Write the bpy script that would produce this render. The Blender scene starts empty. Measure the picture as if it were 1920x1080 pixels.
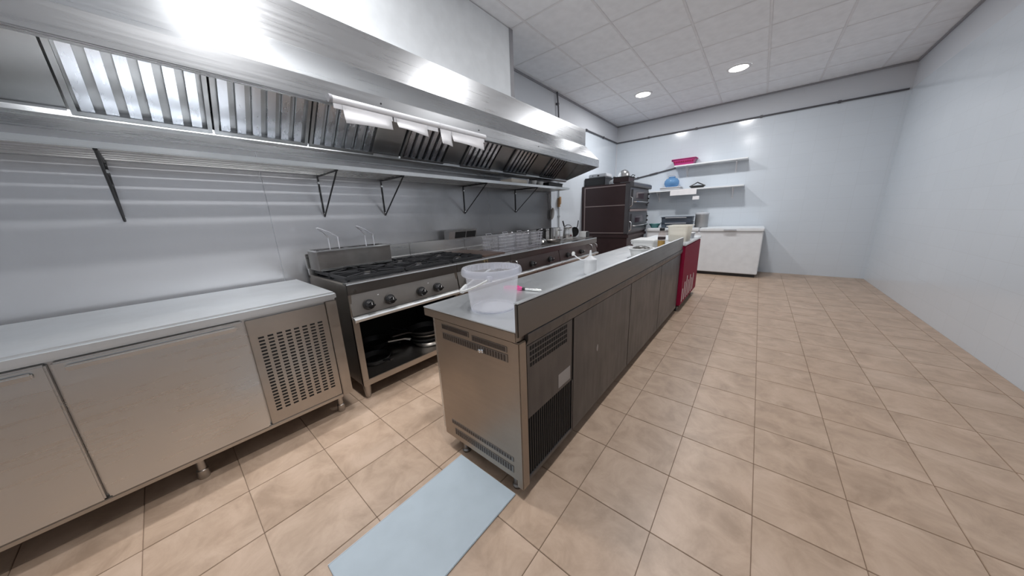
import bpy, bmesh, math, random
from mathutils import Vector, Matrix
random.seed(7)
PI = math.pi
S = bpy.context.scene
COL = S.collection

# ------------------------------------------------------------------ camera
FPX, YAW, PITCH, ROLL, CAMH = 544.53, .69942, -.241586, -.038762, 1.30
cam_d = bpy.data.cameras.new('camera'); cam = bpy.data.objects.new('camera', cam_d); COL.objects.link(cam)
fw = Vector((-math.sin(YAW)*math.cos(PITCH), math.cos(YAW)*math.cos(PITCH), math.sin(PITCH)))
rt = Vector((math.cos(YAW), math.sin(YAW), 0)); up = rt.cross(fw)
rr = rt*math.cos(ROLL) + up*math.sin(ROLL); uu = -rt*math.sin(ROLL) + up*math.cos(ROLL)
cam.matrix_world = Matrix(((rr.x, uu.x, -fw.x, 0), (rr.y, uu.y, -fw.y, 0), (rr.z, uu.z, -fw.z, CAMH), (0, 0, 0, 1)))
cam_d.sensor_fit = 'HORIZONTAL'; cam_d.sensor_width = 36; cam_d.lens = FPX/1920*36
cam_d.clip_start = .05; cam_d.clip_end = 50
S.camera = cam
# ------------------------------------------------------------------ world, exposure
w = bpy.data.worlds.new('world'); S.world = w; w.use_nodes = True
w.node_tree.nodes['Background'].inputs[0].default_value = (.6, .7, .85, 1)
w.node_tree.nodes['Background'].inputs[1].default_value = .05
S.view_settings.view_transform = 'Standard'; S.view_settings.look = 'None'
S.view_settings.exposure = 0.0; S.view_settings.gamma = 1; S.view_settings.use_curve_mapping = False
LAMP_W = 28.0
LAMP_COL = (.985, .985, 1.0)

# ------------------------------------------------------------------ room numbers
XW, YB, ZC = -2.95, 7.768, 3.33          # left wall, back wall, ceiling
XR, YF = 1.55, -1.75                     # right wall, wall behind the camera

# ------------------------------------------------------------------ materials
def newmat(name):
    m = bpy.data.materials.new(name); m.use_nodes = True
    nt = m.node_tree; b = nt.nodes['Principled BSDF']
    return m, nt, b
def plain(name, col, rough=.5, metal=0., **kw):
    m, nt, b = newmat(name)
    b.inputs['Base Color'].default_value = (*col, 1); b.inputs['Roughness'].default_value = rough
    b.inputs['Metallic'].default_value = metal
    for k, v in kw.items(): b.inputs[k.replace('_', ' ')].default_value = v
    # light procedural variation so that no surface is dead flat
    tc = nt.nodes.new('ShaderNodeTexCoord'); n = nt.nodes.new('ShaderNodeTexNoise'); n.inputs['Scale'].default_value = 9
    n.inputs['Detail'].default_value = 4
    nt.links.new(tc.outputs['Object'], n.inputs['Vector'])
    mx = nt.nodes.new('ShaderNodeMix'); mx.data_type = 'RGBA'
    mx.inputs['A'].default_value = (*[c*.88 for c in col], 1); mx.inputs['B'].default_value = (*[min(1, c*1.08) for c in col], 1)
    nt.links.new(n.outputs['Fac'], mx.inputs['Factor']); nt.links.new(mx.outputs['Result'], b.inputs['Base Color'])
    return m
def steel(name, col, r0, r1, stretch, dirt=0., dirtcol=(.25, .22, .19), bump=.006, dscale=3.0, streak=False, metal=1., soot=None):
    """brushed stainless steel: noise stretched along the grain drives roughness; dirt adds worn film"""
    m, nt, b = newmat(name)
    b.inputs['Metallic'].default_value = metal
    tc = nt.nodes.new('ShaderNodeTexCoord'); mp = nt.nodes.new('ShaderNodeMapping'); mp.inputs['Scale'].default_value = stretch
    n = nt.nodes.new('ShaderNodeTexNoise'); n.inputs['Scale'].default_value = 1; n.inputs['Detail'].default_value = 6
    nt.links.new(tc.outputs['Object'], mp.inputs['Vector']); nt.links.new(mp.outputs['Vector'], n.inputs['Vector'])
    n2 = nt.nodes.new('ShaderNodeTexNoise'); n2.inputs['Scale'].default_value = dscale; n2.inputs['Detail'].default_value = 5
    nt.links.new(tc.outputs['Object'], n2.inputs['Vector'])
    ad = nt.nodes.new('ShaderNodeMath'); ad.operation = 'ADD'
    hf = nt.nodes.new('ShaderNodeMath'); hf.operation = 'MULTIPLY'; hf.inputs[1].default_value = .5
    nt.links.new(n.outputs['Fac'], ad.inputs[0]); nt.links.new(n2.outputs['Fac'], ad.inputs[1]); nt.links.new(ad.outputs[0], hf.inputs[0])
    mr = nt.nodes.new('ShaderNodeMapRange'); mr.inputs[1].default_value = .35; mr.inputs[2].default_value = .65
    mr.inputs[3].default_value = r0; mr.inputs[4].default_value = r1
    nt.links.new(hf.outputs[0], mr.inputs[0]); nt.links.new(mr.outputs[0], b.inputs['Roughness'])
    mx = nt.nodes.new('ShaderNodeMix'); mx.data_type = 'RGBA'
    mx.inputs['A'].default_value = (*col, 1); mx.inputs['B'].default_value = (*[c*(1-dirt)+d*dirt for c, d in zip(col, dirtcol)], 1)
    mr2 = nt.nodes.new('ShaderNodeMapRange'); mr2.inputs[1].default_value = .4; mr2.inputs[2].default_value = .62
    nt.links.new((hf if streak else n2).outputs[0], mr2.inputs[0]); fac = mr2.outputs[0]
    if soot:      # greasy soot film that thickens along y between two places
        sx_ = nt.nodes.new('ShaderNodeSeparateXYZ'); nt.links.new(tc.outputs['Object'], sx_.inputs[0])
        gr_ = nt.nodes.new('ShaderNodeMapRange'); gr_.interpolation_type = 'SMOOTHSTEP'; gr_.inputs[1].default_value = soot[0]; gr_.inputs[2].default_value = soot[1]
        ad2 = nt.nodes.new('ShaderNodeMath'); ad2.operation = 'MULTIPLY_ADD'; ad2.inputs[1].default_value = 1.6; ad2.inputs[2].default_value = -.8
        nt.links.new(n2.outputs['Fac'], ad2.inputs[0])
        ad3 = nt.nodes.new('ShaderNodeMath'); ad3.operation = 'ADD'; nt.links.new(sx_.outputs['Y'], ad3.inputs[0]); nt.links.new(ad2.outputs[0], ad3.inputs[1])
        nt.links.new(ad3.outputs[0], gr_.inputs[0]); fac = gr_.outputs[0]
    nt.links.new(fac, mx.inputs['Factor'])
    nt.links.new(mx.outputs['Result'], b.inputs['Base Color'])
    if bump:
        bp = nt.nodes.new('ShaderNodeBump'); bp.inputs['Strength'].default_value = bump; bp.inputs['Distance'].default_value = .002
        nt.links.new(n.outputs['Fac'], bp.inputs['Height']); nt.links.new(bp.outputs['Normal'], b.inputs['Normal'])
    return m
def plastic(name, col, alpha, rough=.4):
    """frosted see-through plastic: part of the light goes straight through, the rest scatters"""
    m, nt, b = newmat(name)
    b.inputs['Base Color'].default_value = (*col, 1); b.inputs['Roughness'].default_value = rough
    tr = nt.nodes.new('ShaderNodeBsdfTransparent'); tr.inputs[0].default_value = (*[.5+.5*c for c in col], 1)
    tl = nt.nodes.new('ShaderNodeBsdfTranslucent'); tl.inputs[0].default_value = (*col, 1)
    m1 = nt.nodes.new('ShaderNodeMixShader'); m1.inputs[0].default_value = .45
    m2 = nt.nodes.new('ShaderNodeMixShader'); m2.inputs[0].default_value = alpha
    out = nt.nodes['Material Output']
    nt.links.new(b.outputs[0], m1.inputs[1]); nt.links.new(tl.outputs[0], m1.inputs[2])
    nt.links.new(tr.outputs[0], m2.inputs[1]); nt.links.new(m1.outputs[0], m2.inputs[2]); nt.links.new(m2.outputs[0], out.inputs[0])
    return m
def wallmat(name, axis):
    m, nt, b = newmat(name)
    tc = nt.nodes.new('ShaderNodeTexCoord'); sp = nt.nodes.new('ShaderNodeSeparateXYZ'); cb = nt.nodes.new('ShaderNodeCombineXYZ')
    nt.links.new(tc.outputs['Object'], sp.inputs[0])
    nt.links.new(sp.outputs[axis], cb.inputs[0]); nt.links.new(sp.outputs['Z'], cb.inputs[1])
    br = nt.nodes.new('ShaderNodeTexBrick'); br.offset = 0; br.inputs['Scale'].default_value = 1
    br.inputs['Brick Width'].default_value = .30; br.inputs['Row Height'].default_value = .20
    br.inputs['Mortar Size'].default_value = .002; br.inputs['Mortar Smooth'].default_value = .3
    br.inputs['Color1'].default_value = (.66, .715, .77, 1); br.inputs['Color2'].default_value = (.675, .73, .785, 1)
    br.inputs['Mortar'].default_value = (.62, .665, .71, 1)
    nt.links.new(cb.outputs[0], br.inputs['Vector'])
    gt = nt.nodes.new('ShaderNodeMath'); gt.operation = 'GREATER_THAN'; gt.inputs[1].default_value = 2.955
    nt.links.new(sp.outputs['Z'], gt.inputs[0])
    mx = nt.nodes.new('ShaderNodeMix'); mx.data_type = 'RGBA'; mx.inputs['B'].default_value = (.62, .64, .675, 1)
    nt.links.new(gt.outputs[0], mx.inputs['Factor']); nt.links.new(br.outputs['Color'], mx.inputs['A'])
    nt.links.new(mx.outputs['Result'], b.inputs['Base Color'])
    mr = nt.nodes.new('ShaderNodeMapRange'); mr.inputs[3].default_value = .16; mr.inputs[4].default_value = .7
    nt.links.new(gt.outputs[0], mr.inputs[0]); nt.links.new(mr.outputs[0], b.inputs['Roughness'])
    bp = nt.nodes.new('ShaderNodeBump'); bp.inputs['Strength'].default_value = .12; bp.inputs['Distance'].default_value = .001; bp.invert = True
    nt.links.new(br.outputs['Fac'], bp.inputs['Height']); nt.links.new(bp.outputs['Normal'], b.inputs['Normal'])
    return m
def tilemat():
    m, nt, b = newmat('floor tile ceramic')
    tc = nt.nodes.new('ShaderNodeTexCoord'); geo = nt.nodes.new('ShaderNodeObjectInfo')
    add = nt.nodes.new('ShaderNodeVectorMath'); add.operation = 'MULTIPLY_ADD'
    cb = nt.nodes.new('ShaderNodeCombineXYZ')
    for i in range(3): nt.links.new(geo.outputs['Random'], cb.inputs[i])
    add.inputs[1].default_value = (37, 53, 71)
    nt.links.new(cb.outputs[0], add.inputs[0]); nt.links.new(tc.outputs['Object'], add.inputs[2])
    n1 = nt.nodes.new('ShaderNodeTexNoise'); n1.inputs['Scale'].default_value = 6; n1.inputs['Detail'].default_value = 8; n1.inputs['Roughness'].default_value = .65
    n1.inputs['Distortion'].default_value = .5
    nt.links.new(add.outputs[0], n1.inputs['Vector'])
    cr = nt.nodes.new('ShaderNodeValToRGB'); e = cr.color_ramp.elements
    e[0].position = .32; e[0].color = (.36, .262, .19, 1); e[1].position = .68; e[1].color = (.54, .41, .315, 1)
    x = cr.color_ramp.elements.new(.5); x.color = (.455, .338, .25, 1)
    nt.links.new(n1.outputs['Fac'], cr.inputs[0])
    n2 = nt.nodes.new('ShaderNodeTexNoise'); n2.inputs['Scale'].default_value = 2.2
    nt.links.new(add.outputs[0], n2.inputs['Vector'])
    mx = nt.nodes.new('ShaderNodeMix'); mx.data_type = 'RGBA'; mx.blend_type = 'MULTIPLY'; mx.inputs['B'].default_value = (1.0, .95, .91, 1)
    nt.links.new(n2.outputs['Fac'], mx.inputs['Factor']); nt.links.new(cr.outputs[0], mx.inputs['A'])
    nt.links.new(mx.outputs['Result'], b.inputs['Base Color'])
    b.inputs['Roughness'].default_value = .38
    return m
def emit(name, col, s):
    m, nt, b = newmat(name)
    b.inputs['Base Color'].default_value = (.9, .9, .9, 1)
    b.inputs['Emission Color'].default_value = (*col, 1); b.inputs['Emission Strength'].default_value = s
    return m
M = {}
M['steel_h'] = steel('brushed steel along', (.60, .595, .585), .24, .38, (60, 2, 60))            # grain along y
M['steel_hood'] = steel('hood steel', (.58, .59, .60), .24, .34, (60, 1.5, 60), bump=.004, dscale=1.5)
M['steel_splash'] = steel('splashback steel', (.60, .60, .615), .20, .25, (3, 5, .8), dirt=.9, dirtcol=(.17, .17, .175), bump=0, dscale=2.2, metal=.72, soot=(.7, 3.3))
M['steel_end'] = steel('end panel steel', (.40, .34, .285), .42, .52, (2, 60, 60), dirt=.2, bump=.004)
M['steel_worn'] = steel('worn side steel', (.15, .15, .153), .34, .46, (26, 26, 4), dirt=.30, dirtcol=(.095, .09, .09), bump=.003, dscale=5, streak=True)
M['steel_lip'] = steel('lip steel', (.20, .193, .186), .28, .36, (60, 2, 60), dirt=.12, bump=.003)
M['steel_top'] = steel('worktop steel', (.74, .765, .78), .34, .42, (60, 3, 60), dirt=.12, bump=.003, metal=.9)
M['steel_warm'] = steel('warm range steel', (.50, .46, .42), .28, .42, (50, 2, 50), dirt=.3)
M['steel_shaded'] = steel('shaded brown panel steel', (.19, .155, .145), .32, .42, (50, 2, 50), dirt=.3, dirtcol=(.12, .09, .085))  # far control panels: the aisle's shadow is put into this darker colour
M['steel_slat'] = steel('slat steel', (.50, .53, .58), .22, .34, (8, 40, 8))
M['steel_filter'] = steel('filter steel', (.30, .31, .32), .30, .42, (8, 8, 8), dirt=.3, dirtcol=(.16, .16, .165))
M['steel_dark'] = steel('greasy dark steel', (.30, .285, .27), .30, .5, (8, 8, 8), dirt=.5, dirtcol=(.13, .11, .10))
M['steel_fascia'] = steel('shaded fascia steel', (.26, .245, .235), .28, .38, (60, 2, 60), dirt=.2)  # shade between stoves and island painted into the fascia colour
M['chrome'] = plain('polished steel', (.75, .75, .74), .14, 1)
M['iron'] = plain('cast iron', (.018, .018, .02), .45)
M['black'] = plain('black plastic', (.016, .016, .017), .35)
M['blackmetal'] = plain('blackened metal', (.02, .02, .021), .5)
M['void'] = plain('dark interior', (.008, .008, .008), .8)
M['slot'] = plain('dark louvre', (.05, .035, .028), .5)
M['paper'] = plain('white paper', (.82, .81, .82), .8)
M['white'] = plain('white plastic', (.80, .81, .80), .35)
M['offwhite'] = plain('cream plastic', (.84, .77, .66), .4)
M['enamel'] = plain('white enamel', (.80, .83, .85), .3)
M['pipe'] = plain('dark conduit', (.09, .09, .10), .5)
M['galv'] = plain('galvanised pipe', (.40, .40, .40), .4, .7)
M['brown'] = plain('brown oven panel', (.036, .016, .017), .42)
M['trimb'] = plain('oven trim', (.36, .29, .28), .4, .4)
M['ovenfront'] = plain('oven front steel', (.16, .155, .165), .35, .8)
M['glassdark'] = plain('dark oven glass', (.05, .03, .04), .08)
M['pink'] = plain('pink plastic', (.50, .05, .22), .4)
M['hotpink'] = plain('pink lighter', (.80, .10, .33), .3)
M['crimson'] = plain('crimson panel', (.26, .008, .04), .6, Specular_IOR_Level=.15)
M['blue'] = plastic('blue plastic', (.26, .52, .80), .6, .2)
M['teal'] = plain('teal plastic', (.05, .19, .19), .4)
M['slate'] = plain('slate plastic', (.07, .09, .12), .4)
M['lightgrey'] = plain('light grey plastic', (.50, .52, .55), .5)
M['mat'] = plain('pale blue sheet', (.43, .50, .55), .5)
M['bucket'] = plastic('frosted bucket', (.92, .92, .94), .25, .35)
M['bucketrim'] = plastic('frosted rim', (.90, .91, .95), .30, .35)
M['squeeze'] = plastic('squeeze plastic', (.90, .91, .92), .9, .35)
M['cream'] = plastic('cream tub plastic', (.90, .885, .83), .80, .35)
M['oil'] = plain('golden oil', (.72, .46, .05), .12)
M['oilglass'] = plastic('bottle plastic', (.75, .68, .66), .22, .15)
M['label'] = plain('dark label', (.05, .03, .03), .5)
M['olive'] = plain('dark olives', (.03, .028, .02), .35)
M['griddle'] = plain('brown griddle', (.13, .085, .065), .4, .5)
M['brass'] = plain('brass', (.62, .52, .33), .3, 1)
M['orange'] = plain('rusty valve', (.40, .24, .12), .5)
M['ceil'] = plain('ceiling panel', (.87, .885, .915), .8)
M['tbar'] = plain('ceiling bar', (.80, .80, .82), .6)
M['grout'] = plain('floor grout', (.30, .215, .155), .8)
M['trim'] = plain('grey trim', (.33, .33, .35), .6)
M['wallpaint'] = plain('grey wall paint', (.22, .21, .20), .7)
M['sticker'] = plain('grey sticker', (.36, .33, .31), .6)
M['tile'] = tilemat()
M['wallY'] = wallmat('white wall tile left', 'Y'); M['wallX'] = wallmat('white wall tile back', 'X')
M['lamp'] = emit('lamp disc', (1, .98, .95), 14)
M['wire'] = plain('steel wire', (.80, .80, .84), .35, .85)
M['clear'] = plastic('clear plastic wrap', (.75, .78, .80), .5, .2)

# ------------------------------------------------------------------ mesh building
class B:
    def __init__(s): s.bm = bmesh.new()
    def box(s, x0, x1, y0, y1, z0, z1, bev=0.):
        x0, x1 = min(x0, x1), max(x0, x1); y0, y1 = min(y0, y1), max(y0, y1); z0, z1 = min(z0, z1), max(z0, z1)
        vs = [s.bm.verts.new((x, y, z)) for x in (x0, x1) for y in (y0, y1) for z in (z0, z1)]
        F = [s.bm.faces.new([vs[i] for i in f]) for f in ((0, 1, 3, 2), (4, 6, 7, 5), (0, 4, 5, 1), (2, 3, 7, 6), (0, 2, 6, 4), (1, 5, 7, 3))]
        if bev: bmesh.ops.bevel(s.bm, geom=list({e for f in F for e in f.edges}), offset=bev, segments=2, affect='EDGES', clamp_overlap=True)
        return s
    def cyl(s, p, q, r0, r1=None, seg=16, cap=True):
        p, q = Vector(p), Vector(q); r1 = r0 if r1 is None else r1
        d = (q-p).normalized(); a = d.orthogonal().normalized(); b = d.cross(a)
        R = []
        for c, r in ((p, r0), (q, r1)):
            R.append([s.bm.verts.new(c+(a*math.cos(2*PI*i/seg)+b*math.sin(2*PI*i/seg))*r) for i in range(seg)])
        for i in range(seg): s.bm.faces.new((R[0][i], R[0][(i+1) % seg], R[1][(i+1) % seg], R[1][i]))
        if cap: s.bm.faces.new(R[0][::-1]); s.bm.faces.new(R[1])
        return s
    def tube(s, pts, r, seg=8, closed=False):
        pts = [Vector(p) for p in pts]; n = len(pts); R = []; a = None
        for i, p in enumerate(pts):
            if closed: d = (pts[(i+1) % n]-pts[i-1]).normalized()
            else: d = (pts[min(i+1, n-1)]-pts[max(i-1, 0)]).normalized()
            a = d.orthogonal().normalized() if a is None else (a-d*a.dot(d)).normalized()
            b = d.cross(a)
            R.append([s.bm.verts.new(p+(a*math.cos(2*PI*k/seg)+b*math.sin(2*PI*k/seg))*r) for k in range(seg)])
        for i in range(n if closed else n-1):
            A, C = R[i], R[(i+1) % n]
            for k in range(seg): s.bm.faces.new((A[k], A[(k+1) % seg], C[(k+1) % seg], C[k]))
        if not closed: s.bm.faces.new(R[0][::-1]); s.bm.faces.new(R[-1])
        return s
    def lathe(s, prof, c=(0, 0, 0), seg=32, sx=1, sy=1):
        R = []
        for r, z in prof:
            if r < 1e-6: R.append([s.bm.verts.new((c[0], c[1], c[2]+z))])
            else: R.append([s.bm.verts.new((c[0]+sx*r*math.cos(2*PI*i/seg), c[1]+sy*r*math.sin(2*PI*i/seg), c[2]+z)) for i in range(seg)])
        for A, C in zip(R, R[1:]):
            for i in range(seg):
                j = (i+1) % seg
                if len(A) == 1 and len(C) == 1: continue
                if len(A) == 1: s.bm.faces.new((A[0], C[j], C[i]))
                elif len(C) == 1: s.bm.faces.new((A[i], A[j], C[0]))
                else: s.bm.faces.new((A[i], A[j], C[j], C[i]))
        return s
    def prism(s, poly, a0, a1, axis='y'):
        """extrude a polygon; axis y: poly in (x,z); axis x: poly in (y,z); axis z: poly in (x,y)"""
        def P(u, v, a): return {'y': (u, a, v), 'x': (a, u, v), 'z': (u, v, a)}[axis]
        A = [s.bm.verts.new(P(u, v, a0)) for u, v in poly]; C = [s.bm.verts.new(P(u, v, a1)) for u, v in poly]
        n = len(poly)
        for i in range(n): s.bm.faces.new((A[i], A[(i+1) % n], C[(i+1) % n], C[i]))
        s.bm.faces.new(A[::-1]); s.bm.faces.new(C)
        return s
    def sheet(s, path, a0, a1, t, axis='y'):
        """bent sheet metal of thickness t following a path in (x,z), extruded along y"""
        n = len(path); off = []
        for i in range(n):
            p = Vector(path[i]); d0 = (Vector(path[i])-Vector(path[i-1])).normalized() if i else None
            d1 = (Vector(path[i+1])-Vector(path[i])).normalized() if i < n-1 else None
            ns = [Vector((-d.y, d.x)) for d in (d0, d1) if d is not None]
            nn = sum(ns, Vector((0, 0))).normalized(); k = 1/max(.4, nn.dot(ns[0]))
            off.append(tuple(p+nn*t*k))
        for i in range(n-1): s.prism([path[i], path[i+1], off[i+1], off[i]], a0, a1, axis)
        return s
    def xf(s, m): bmesh.ops.transform(s.bm, matrix=m, verts=s.bm.verts); return s
def root_of(o):
    while o.parent: o = o.parent
    return o
def obj(name, b, mat, parent=None, label=None, local=False, smooth=True, kind=None):
    if isinstance(b, B): b = b.bm
    bmesh.ops.recalc_face_normals(b, faces=b.faces)
    if parent is not None and not local:
        r = root_of(parent)
        bmesh.ops.translate(b, verts=b.verts, vec=-Vector(r.location))
    me = bpy.data.meshes.new(name); b.to_mesh(me); b.free()
    if smooth:
        for p in me.polygons: p.use_smooth = True
        me.set_sharp_from_angle(angle=math.radians(35))
    me.materials.append(M[mat] if isinstance(mat, str) else mat)
    o = bpy.data.objects.new(name, me); COL.objects.link(o)
    if parent is not None: o.parent = parent
    if label: o['label'] = label
    if kind: o['kind'] = kind
    return o
def thing(name, label, cat, loc=(0, 0, 0), rot=(0, 0, 0), group=None):
    o = bpy.data.objects.new(name, None); COL.objects.link(o); o.empty_display_size = .05
    o.location = loc; o.rotation_euler = rot; o['label'] = label; o['category'] = cat
    if group: o['group'] = group
    return o
def tag(o, label, cat, group=None):
    o['label'] = label; o['category'] = cat
    if group: o['group'] = group
    return o
def struct(name, b, mat, parent=None):
    o = obj(name, b, mat, parent)
    if parent is None: o['kind'] = 'structure'
    return o
def link_copy(src, parent, loc):
    c = src.copy(); COL.objects.link(c); c.parent = parent; c.location = loc
    return c

# ================================================================== ROOM SHELL
TX, T = .326, .341                                           # floor tile pitch along x and y
floor = struct('floor', B().box(XW, XR, YF, YB, -.10, -.006), 'grout')
# joints found at x = -.514 and y = .714 (modulo the pitch)
g = .0013
tb = B().box(-TX/2+g, TX/2-g, -T/2+g, T/2-g, -.0085, 0, .0015)
tile0 = obj('tile', tb, 'tile', floor)
tiles = []
i0 = math.floor((XW+.514)/TX); i1 = math.ceil((XR+.514)/TX)
j0 = math.floor((YF-.714)/T); j1 = math.ceil((YB-.714)/T)
for i in range(i0, i1):
    for j in range(j0, j1):
        xa, ya = -.514+i*TX, .714+j*T
        if xa < XW-.001 or xa+TX > XR+.001 or ya < YF-.001 or ya+T > YB+.001: edge = True
        else: edge = False
        tiles.append((math.hypot(xa+TX/2, ya+T/2), xa, ya, edge))
full = sorted(t for t in tiles if not t[3]); first = True
for k, (_, xa, ya, _) in enumerate(full[:295]):
    c = (xa+TX/2, ya+T/2, 0)
    if first: tile0.location = c; first = False
    else: link_copy(tile0, floor, c)
rest = B()
for _, xa, ya, _ in full[295:] + [t for t in tiles if t[3]]:
    xA, xB = max(xa, XW), min(xa+TX, XR); yA, yB = max(ya, YF), min(ya+T, YB)
    if xB-xA > .02 and yB-yA > .02: rest.box(xA+g, xB-g, yA+g, yB-g, -.0085, 0)
obj('cut_tile', rest, 'tile', floor, kind='stuff')

struct('wall_left', B().box(XW-.15, XW, YF-.15, YB+.15, -.1, ZC+.12), 'wallY')
struct('wall_back', B().box(XW, XR, YB, YB+.15, -.1, ZC+.12), 'wallX')
struct('wall_right', B().box(XR, XR+.15, YF-.15, YB+.15, -.1, ZC+.12), 'wallY')
struct('wall_front', B().box(XW, XR, YF-.15, YF, -.1, ZC+.12), 'wallX')
ceiling = struct('ceiling', B().box(XW, XR, YF, YB, ZC+.02, ZC+.12), 'ceil')
P = .68
pb = B().box(-P/2+.012, P/2-.012, -P/2+.012, P/2-.012, ZC+.004, ZC+.019, .002)
pan0 = obj('ceiling_panel', pb, 'ceil', ceiling); first = True
xs = [-2.89+P*i for i in range(-1, 8)]; ys = [7.77-P*j for j in range(15)]
cutp = B()
for x in xs:
    for y in ys:
        xa, xb, ya, yb = x, x+P, y-P, y
        if xb <= XW+.02 or xa >= XR-.02 or yb <= YF+.02: continue
        if xa < XW-.001 or xb > XR+.001 or ya < YF-.001 or yb > YB+.003:
            xa, xb, ya = max(xa, XW), min(xb, XR), max(ya, YF); yb = min(yb, YB)
            if xb-xa > .05 and yb-ya > .05: cutp.box(xa+.012, xb-.012, ya+.012, yb-.012, ZC+.004, ZC+.019)
            continue
        c = ((xa+xb)/2, (ya+yb)/2, 0)
        if first: pan0.location = c; first = False
        else: link_copy(pan0, ceiling, c)
obj('cut_panel', cutp, 'ceil', ceiling, kind='stuff')
for x in xs[1:]:
    if XW+.02 < x < XR-.02: obj('grid_bar', B().box(x-.012, x+.012, YF, YB, ZC, ZC+.02, .002), 'tbar', ceiling)
for y in ys[1:]:
    if YF+.02 < y < YB-.02: obj('grid_bar', B().box(XW, XR, y-.012, y+.012, ZC+.0015, ZC+.02, .002), 'tbar', ceiling)
for k, bx in enumerate(((XW, XW+.025, YF, YB), (XW+.025, XR-.025, YB-.025, YB), (XR-.025, XR, YF, YB), (XW+.025, XR-.025, YF, YF+.025))):
    struct('trim_%d' % (k+1), B().box(*bx, ZC-.022, ZC, .003), 'trim')  # grey colour stands in for the dark shadow gap round the ceiling edge

struct('trim_5', B().box(XW, XW+.012, YB-.012, YB, 0, 2.94, .003), 'tbar')
# recessed downlights in panel centres; the one above the floor sheet is added to brighten the near end
def downlight(x, y, label):
    t = thing('ceiling_downlight', label, 'ceiling light', (x, y, ZC-.012), group='round ceiling downlights')
    obj('bezel', B().lathe([(.118, .012), (.150, .012), (.150, .003), (.140, 0), (.122, 0), (.118, .004)]+[(.118, .012)], (x, y, ZC-.012), 40), 'tbar', t)
    obj('lamp_disc', B().lathe([(0, .004), (.118, .004), (.118, .010), (0, .010)], (x, y, ZC-.012), 40), 'lamp', t)
    ld = bpy.data.lights.new('downlight_beam', 'AREA'); ld.shape = 'DISK'; ld.size = .22; ld.energy = LAMP_W; ld.color = LAMP_COL
    lo = bpy.data.objects.new('downlight_beam', ld); COL.objects.link(lo); lo.parent = t; lo.location = (0, 0, -.003)
for x, y, lab in ((-1.87, 6.07, 'round recessed downlight in the ceiling panel in front of the pizza oven'),
                  (-.51, 6.07, 'round recessed downlight level with the oven, beyond the crimson chest'),
                  (-.51, 3.35, 'round recessed downlight above the far half of the island counter'),
                  (-.51, .63, 'added round downlight brightening the near end, above the pale floor sheet'),
                  (-1.87, .63, 'round recessed downlight above the aisle before the undercounter refrigerator')):
    downlight(x, y, lab)

# ================================================================== EXTRACTION HOOD
HY0, HY1 = -.6, 4.83
hood = thing('extraction_hood', 'long stainless steel extraction hood with baffle filters over the cooking line', 'extractor hood', (XW, HY0, 1.84))
obj('lip', B().box(-2.131, -2.113, HY0, HY1, 2.02, 2.137, .004).box(-2.165, -2.131, HY0, HY1, 2.02, 2.032), 'steel_hood', hood)
obj('canopy', B().prism([(-2.115, 2.134), (-2.356, 2.378), (-2.366, 2.372), (-2.129, 2.130)], HY0, HY1), 'steel_hood', hood)
obj('upper_box', B().box(-2.93, -2.356, HY0+.01, HY1-.004, 2.37, 2.63, .006), 'steel_hood', hood)
for ya in (HY0, HY1-.006):
    obj('end_panel', B().prism([(-2.131, 2.022), (-2.131, 2.130), (-2.366, 2.372), (-2.93, 2.372), (-2.93, 1.87), (-2.72, 1.87)], ya, ya+.006), 'steel_hood', hood)
obj('grease_gutter', B().sheet([(-2.94, 1.85), (-2.72, 1.85), (-2.70, 1.865), (-2.70, 1.895), (-2.72, 1.895)], HY0+.008, HY1-.008, .006), 'steel_hood', hood)
obj('back_plate', B().box(-2.945, -2.93, HY0, HY1, 1.84, 2.63), 'steel_hood', hood)
# filter plane from the gutter (x -2.715, z 1.895) up to the canopy (x -2.30, z 2.29)
fx0, fz0, fx1, fz1 = -2.715, 1.893, -2.315, 2.292
fl = math.hypot(fx1-fx0, fz1-fz0); ux, uz = (fx1-fx0)/fl, (fz1-fz0)/fl; nx, nz = uz, -ux   # n points down and forward
def fpt(u, v): return (fx0+ux*u+nx*v, fz0+uz*u+nz*v)
def fbox(b, ya, yb, u0, u1, v0, v1): return b.prism([fpt(u0, v0), fpt(u1, v0), fpt(u1, v1), fpt(u0, v1)], ya, yb)
def baffle(y0, y1):
    fr = B()
    fbox(fr, y0, y0+.02, 0, fl, -.01, .028); fbox(fr, y1-.02, y1, 0, fl, -.01, .028)
    fbox(fr, y0+.02, y1-.02, 0, .022, -.01, .028); fbox(fr, y0+.02, y1-.02, fl-.022, fl, -.01, .028)
    fbox(fr, y0+.02, y1-.02, .022, fl-.022, -.012, -.006)
    f = obj('baffle_filter', fr, 'steel_filter', hood)
    n = max(2, round((y1-y0-.04)/.072)); p = (y1-y0-.04)/n
    for i in range(n):
        ya = y0+.02+p*i+p*.16; yb = ya+p*.55
        s = B()
        # hollow channel: flat face with two turned-in wings
        fbox(s, ya, yb, .022, fl-.022, .018, .022); fbox(s, ya, ya+.003, .022, fl-.022, .002, .018); fbox(s, yb-.003, yb, .022, fl-.022, .002, .018)
        obj('baffle_slat', s, 'steel_slat', f)
def plate(y0, y1): 
    b = B(); fbox(b, y0, y1, 0, fl, -.004, .006); fbox(b, y0, y1, .0, .02, .006, .014)
    obj('blank_plate', b, 'steel_filter', hood)
for a, b_ in ((-.14, .36), (.37, .87), (.88, 1.37), (1.63, 2.13), (2.37, 2.86), (3.12, 3.62), (3.98, 4.42)): baffle(a, b_)
for a, b_ in ((-.59, -.15), (1.38, 1.62), (2.14, 2.36), (2.87, 3.11), (3.63, 3.97), (4.43, 4.82)): plate(a, b_)
for y in (1.18, 2.12, 3.1): obj('rivet', B().cyl((-2.1135, y, 2.09), (-2.110, y, 2.09), .006, seg=10), 'blackmetal', hood)
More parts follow.
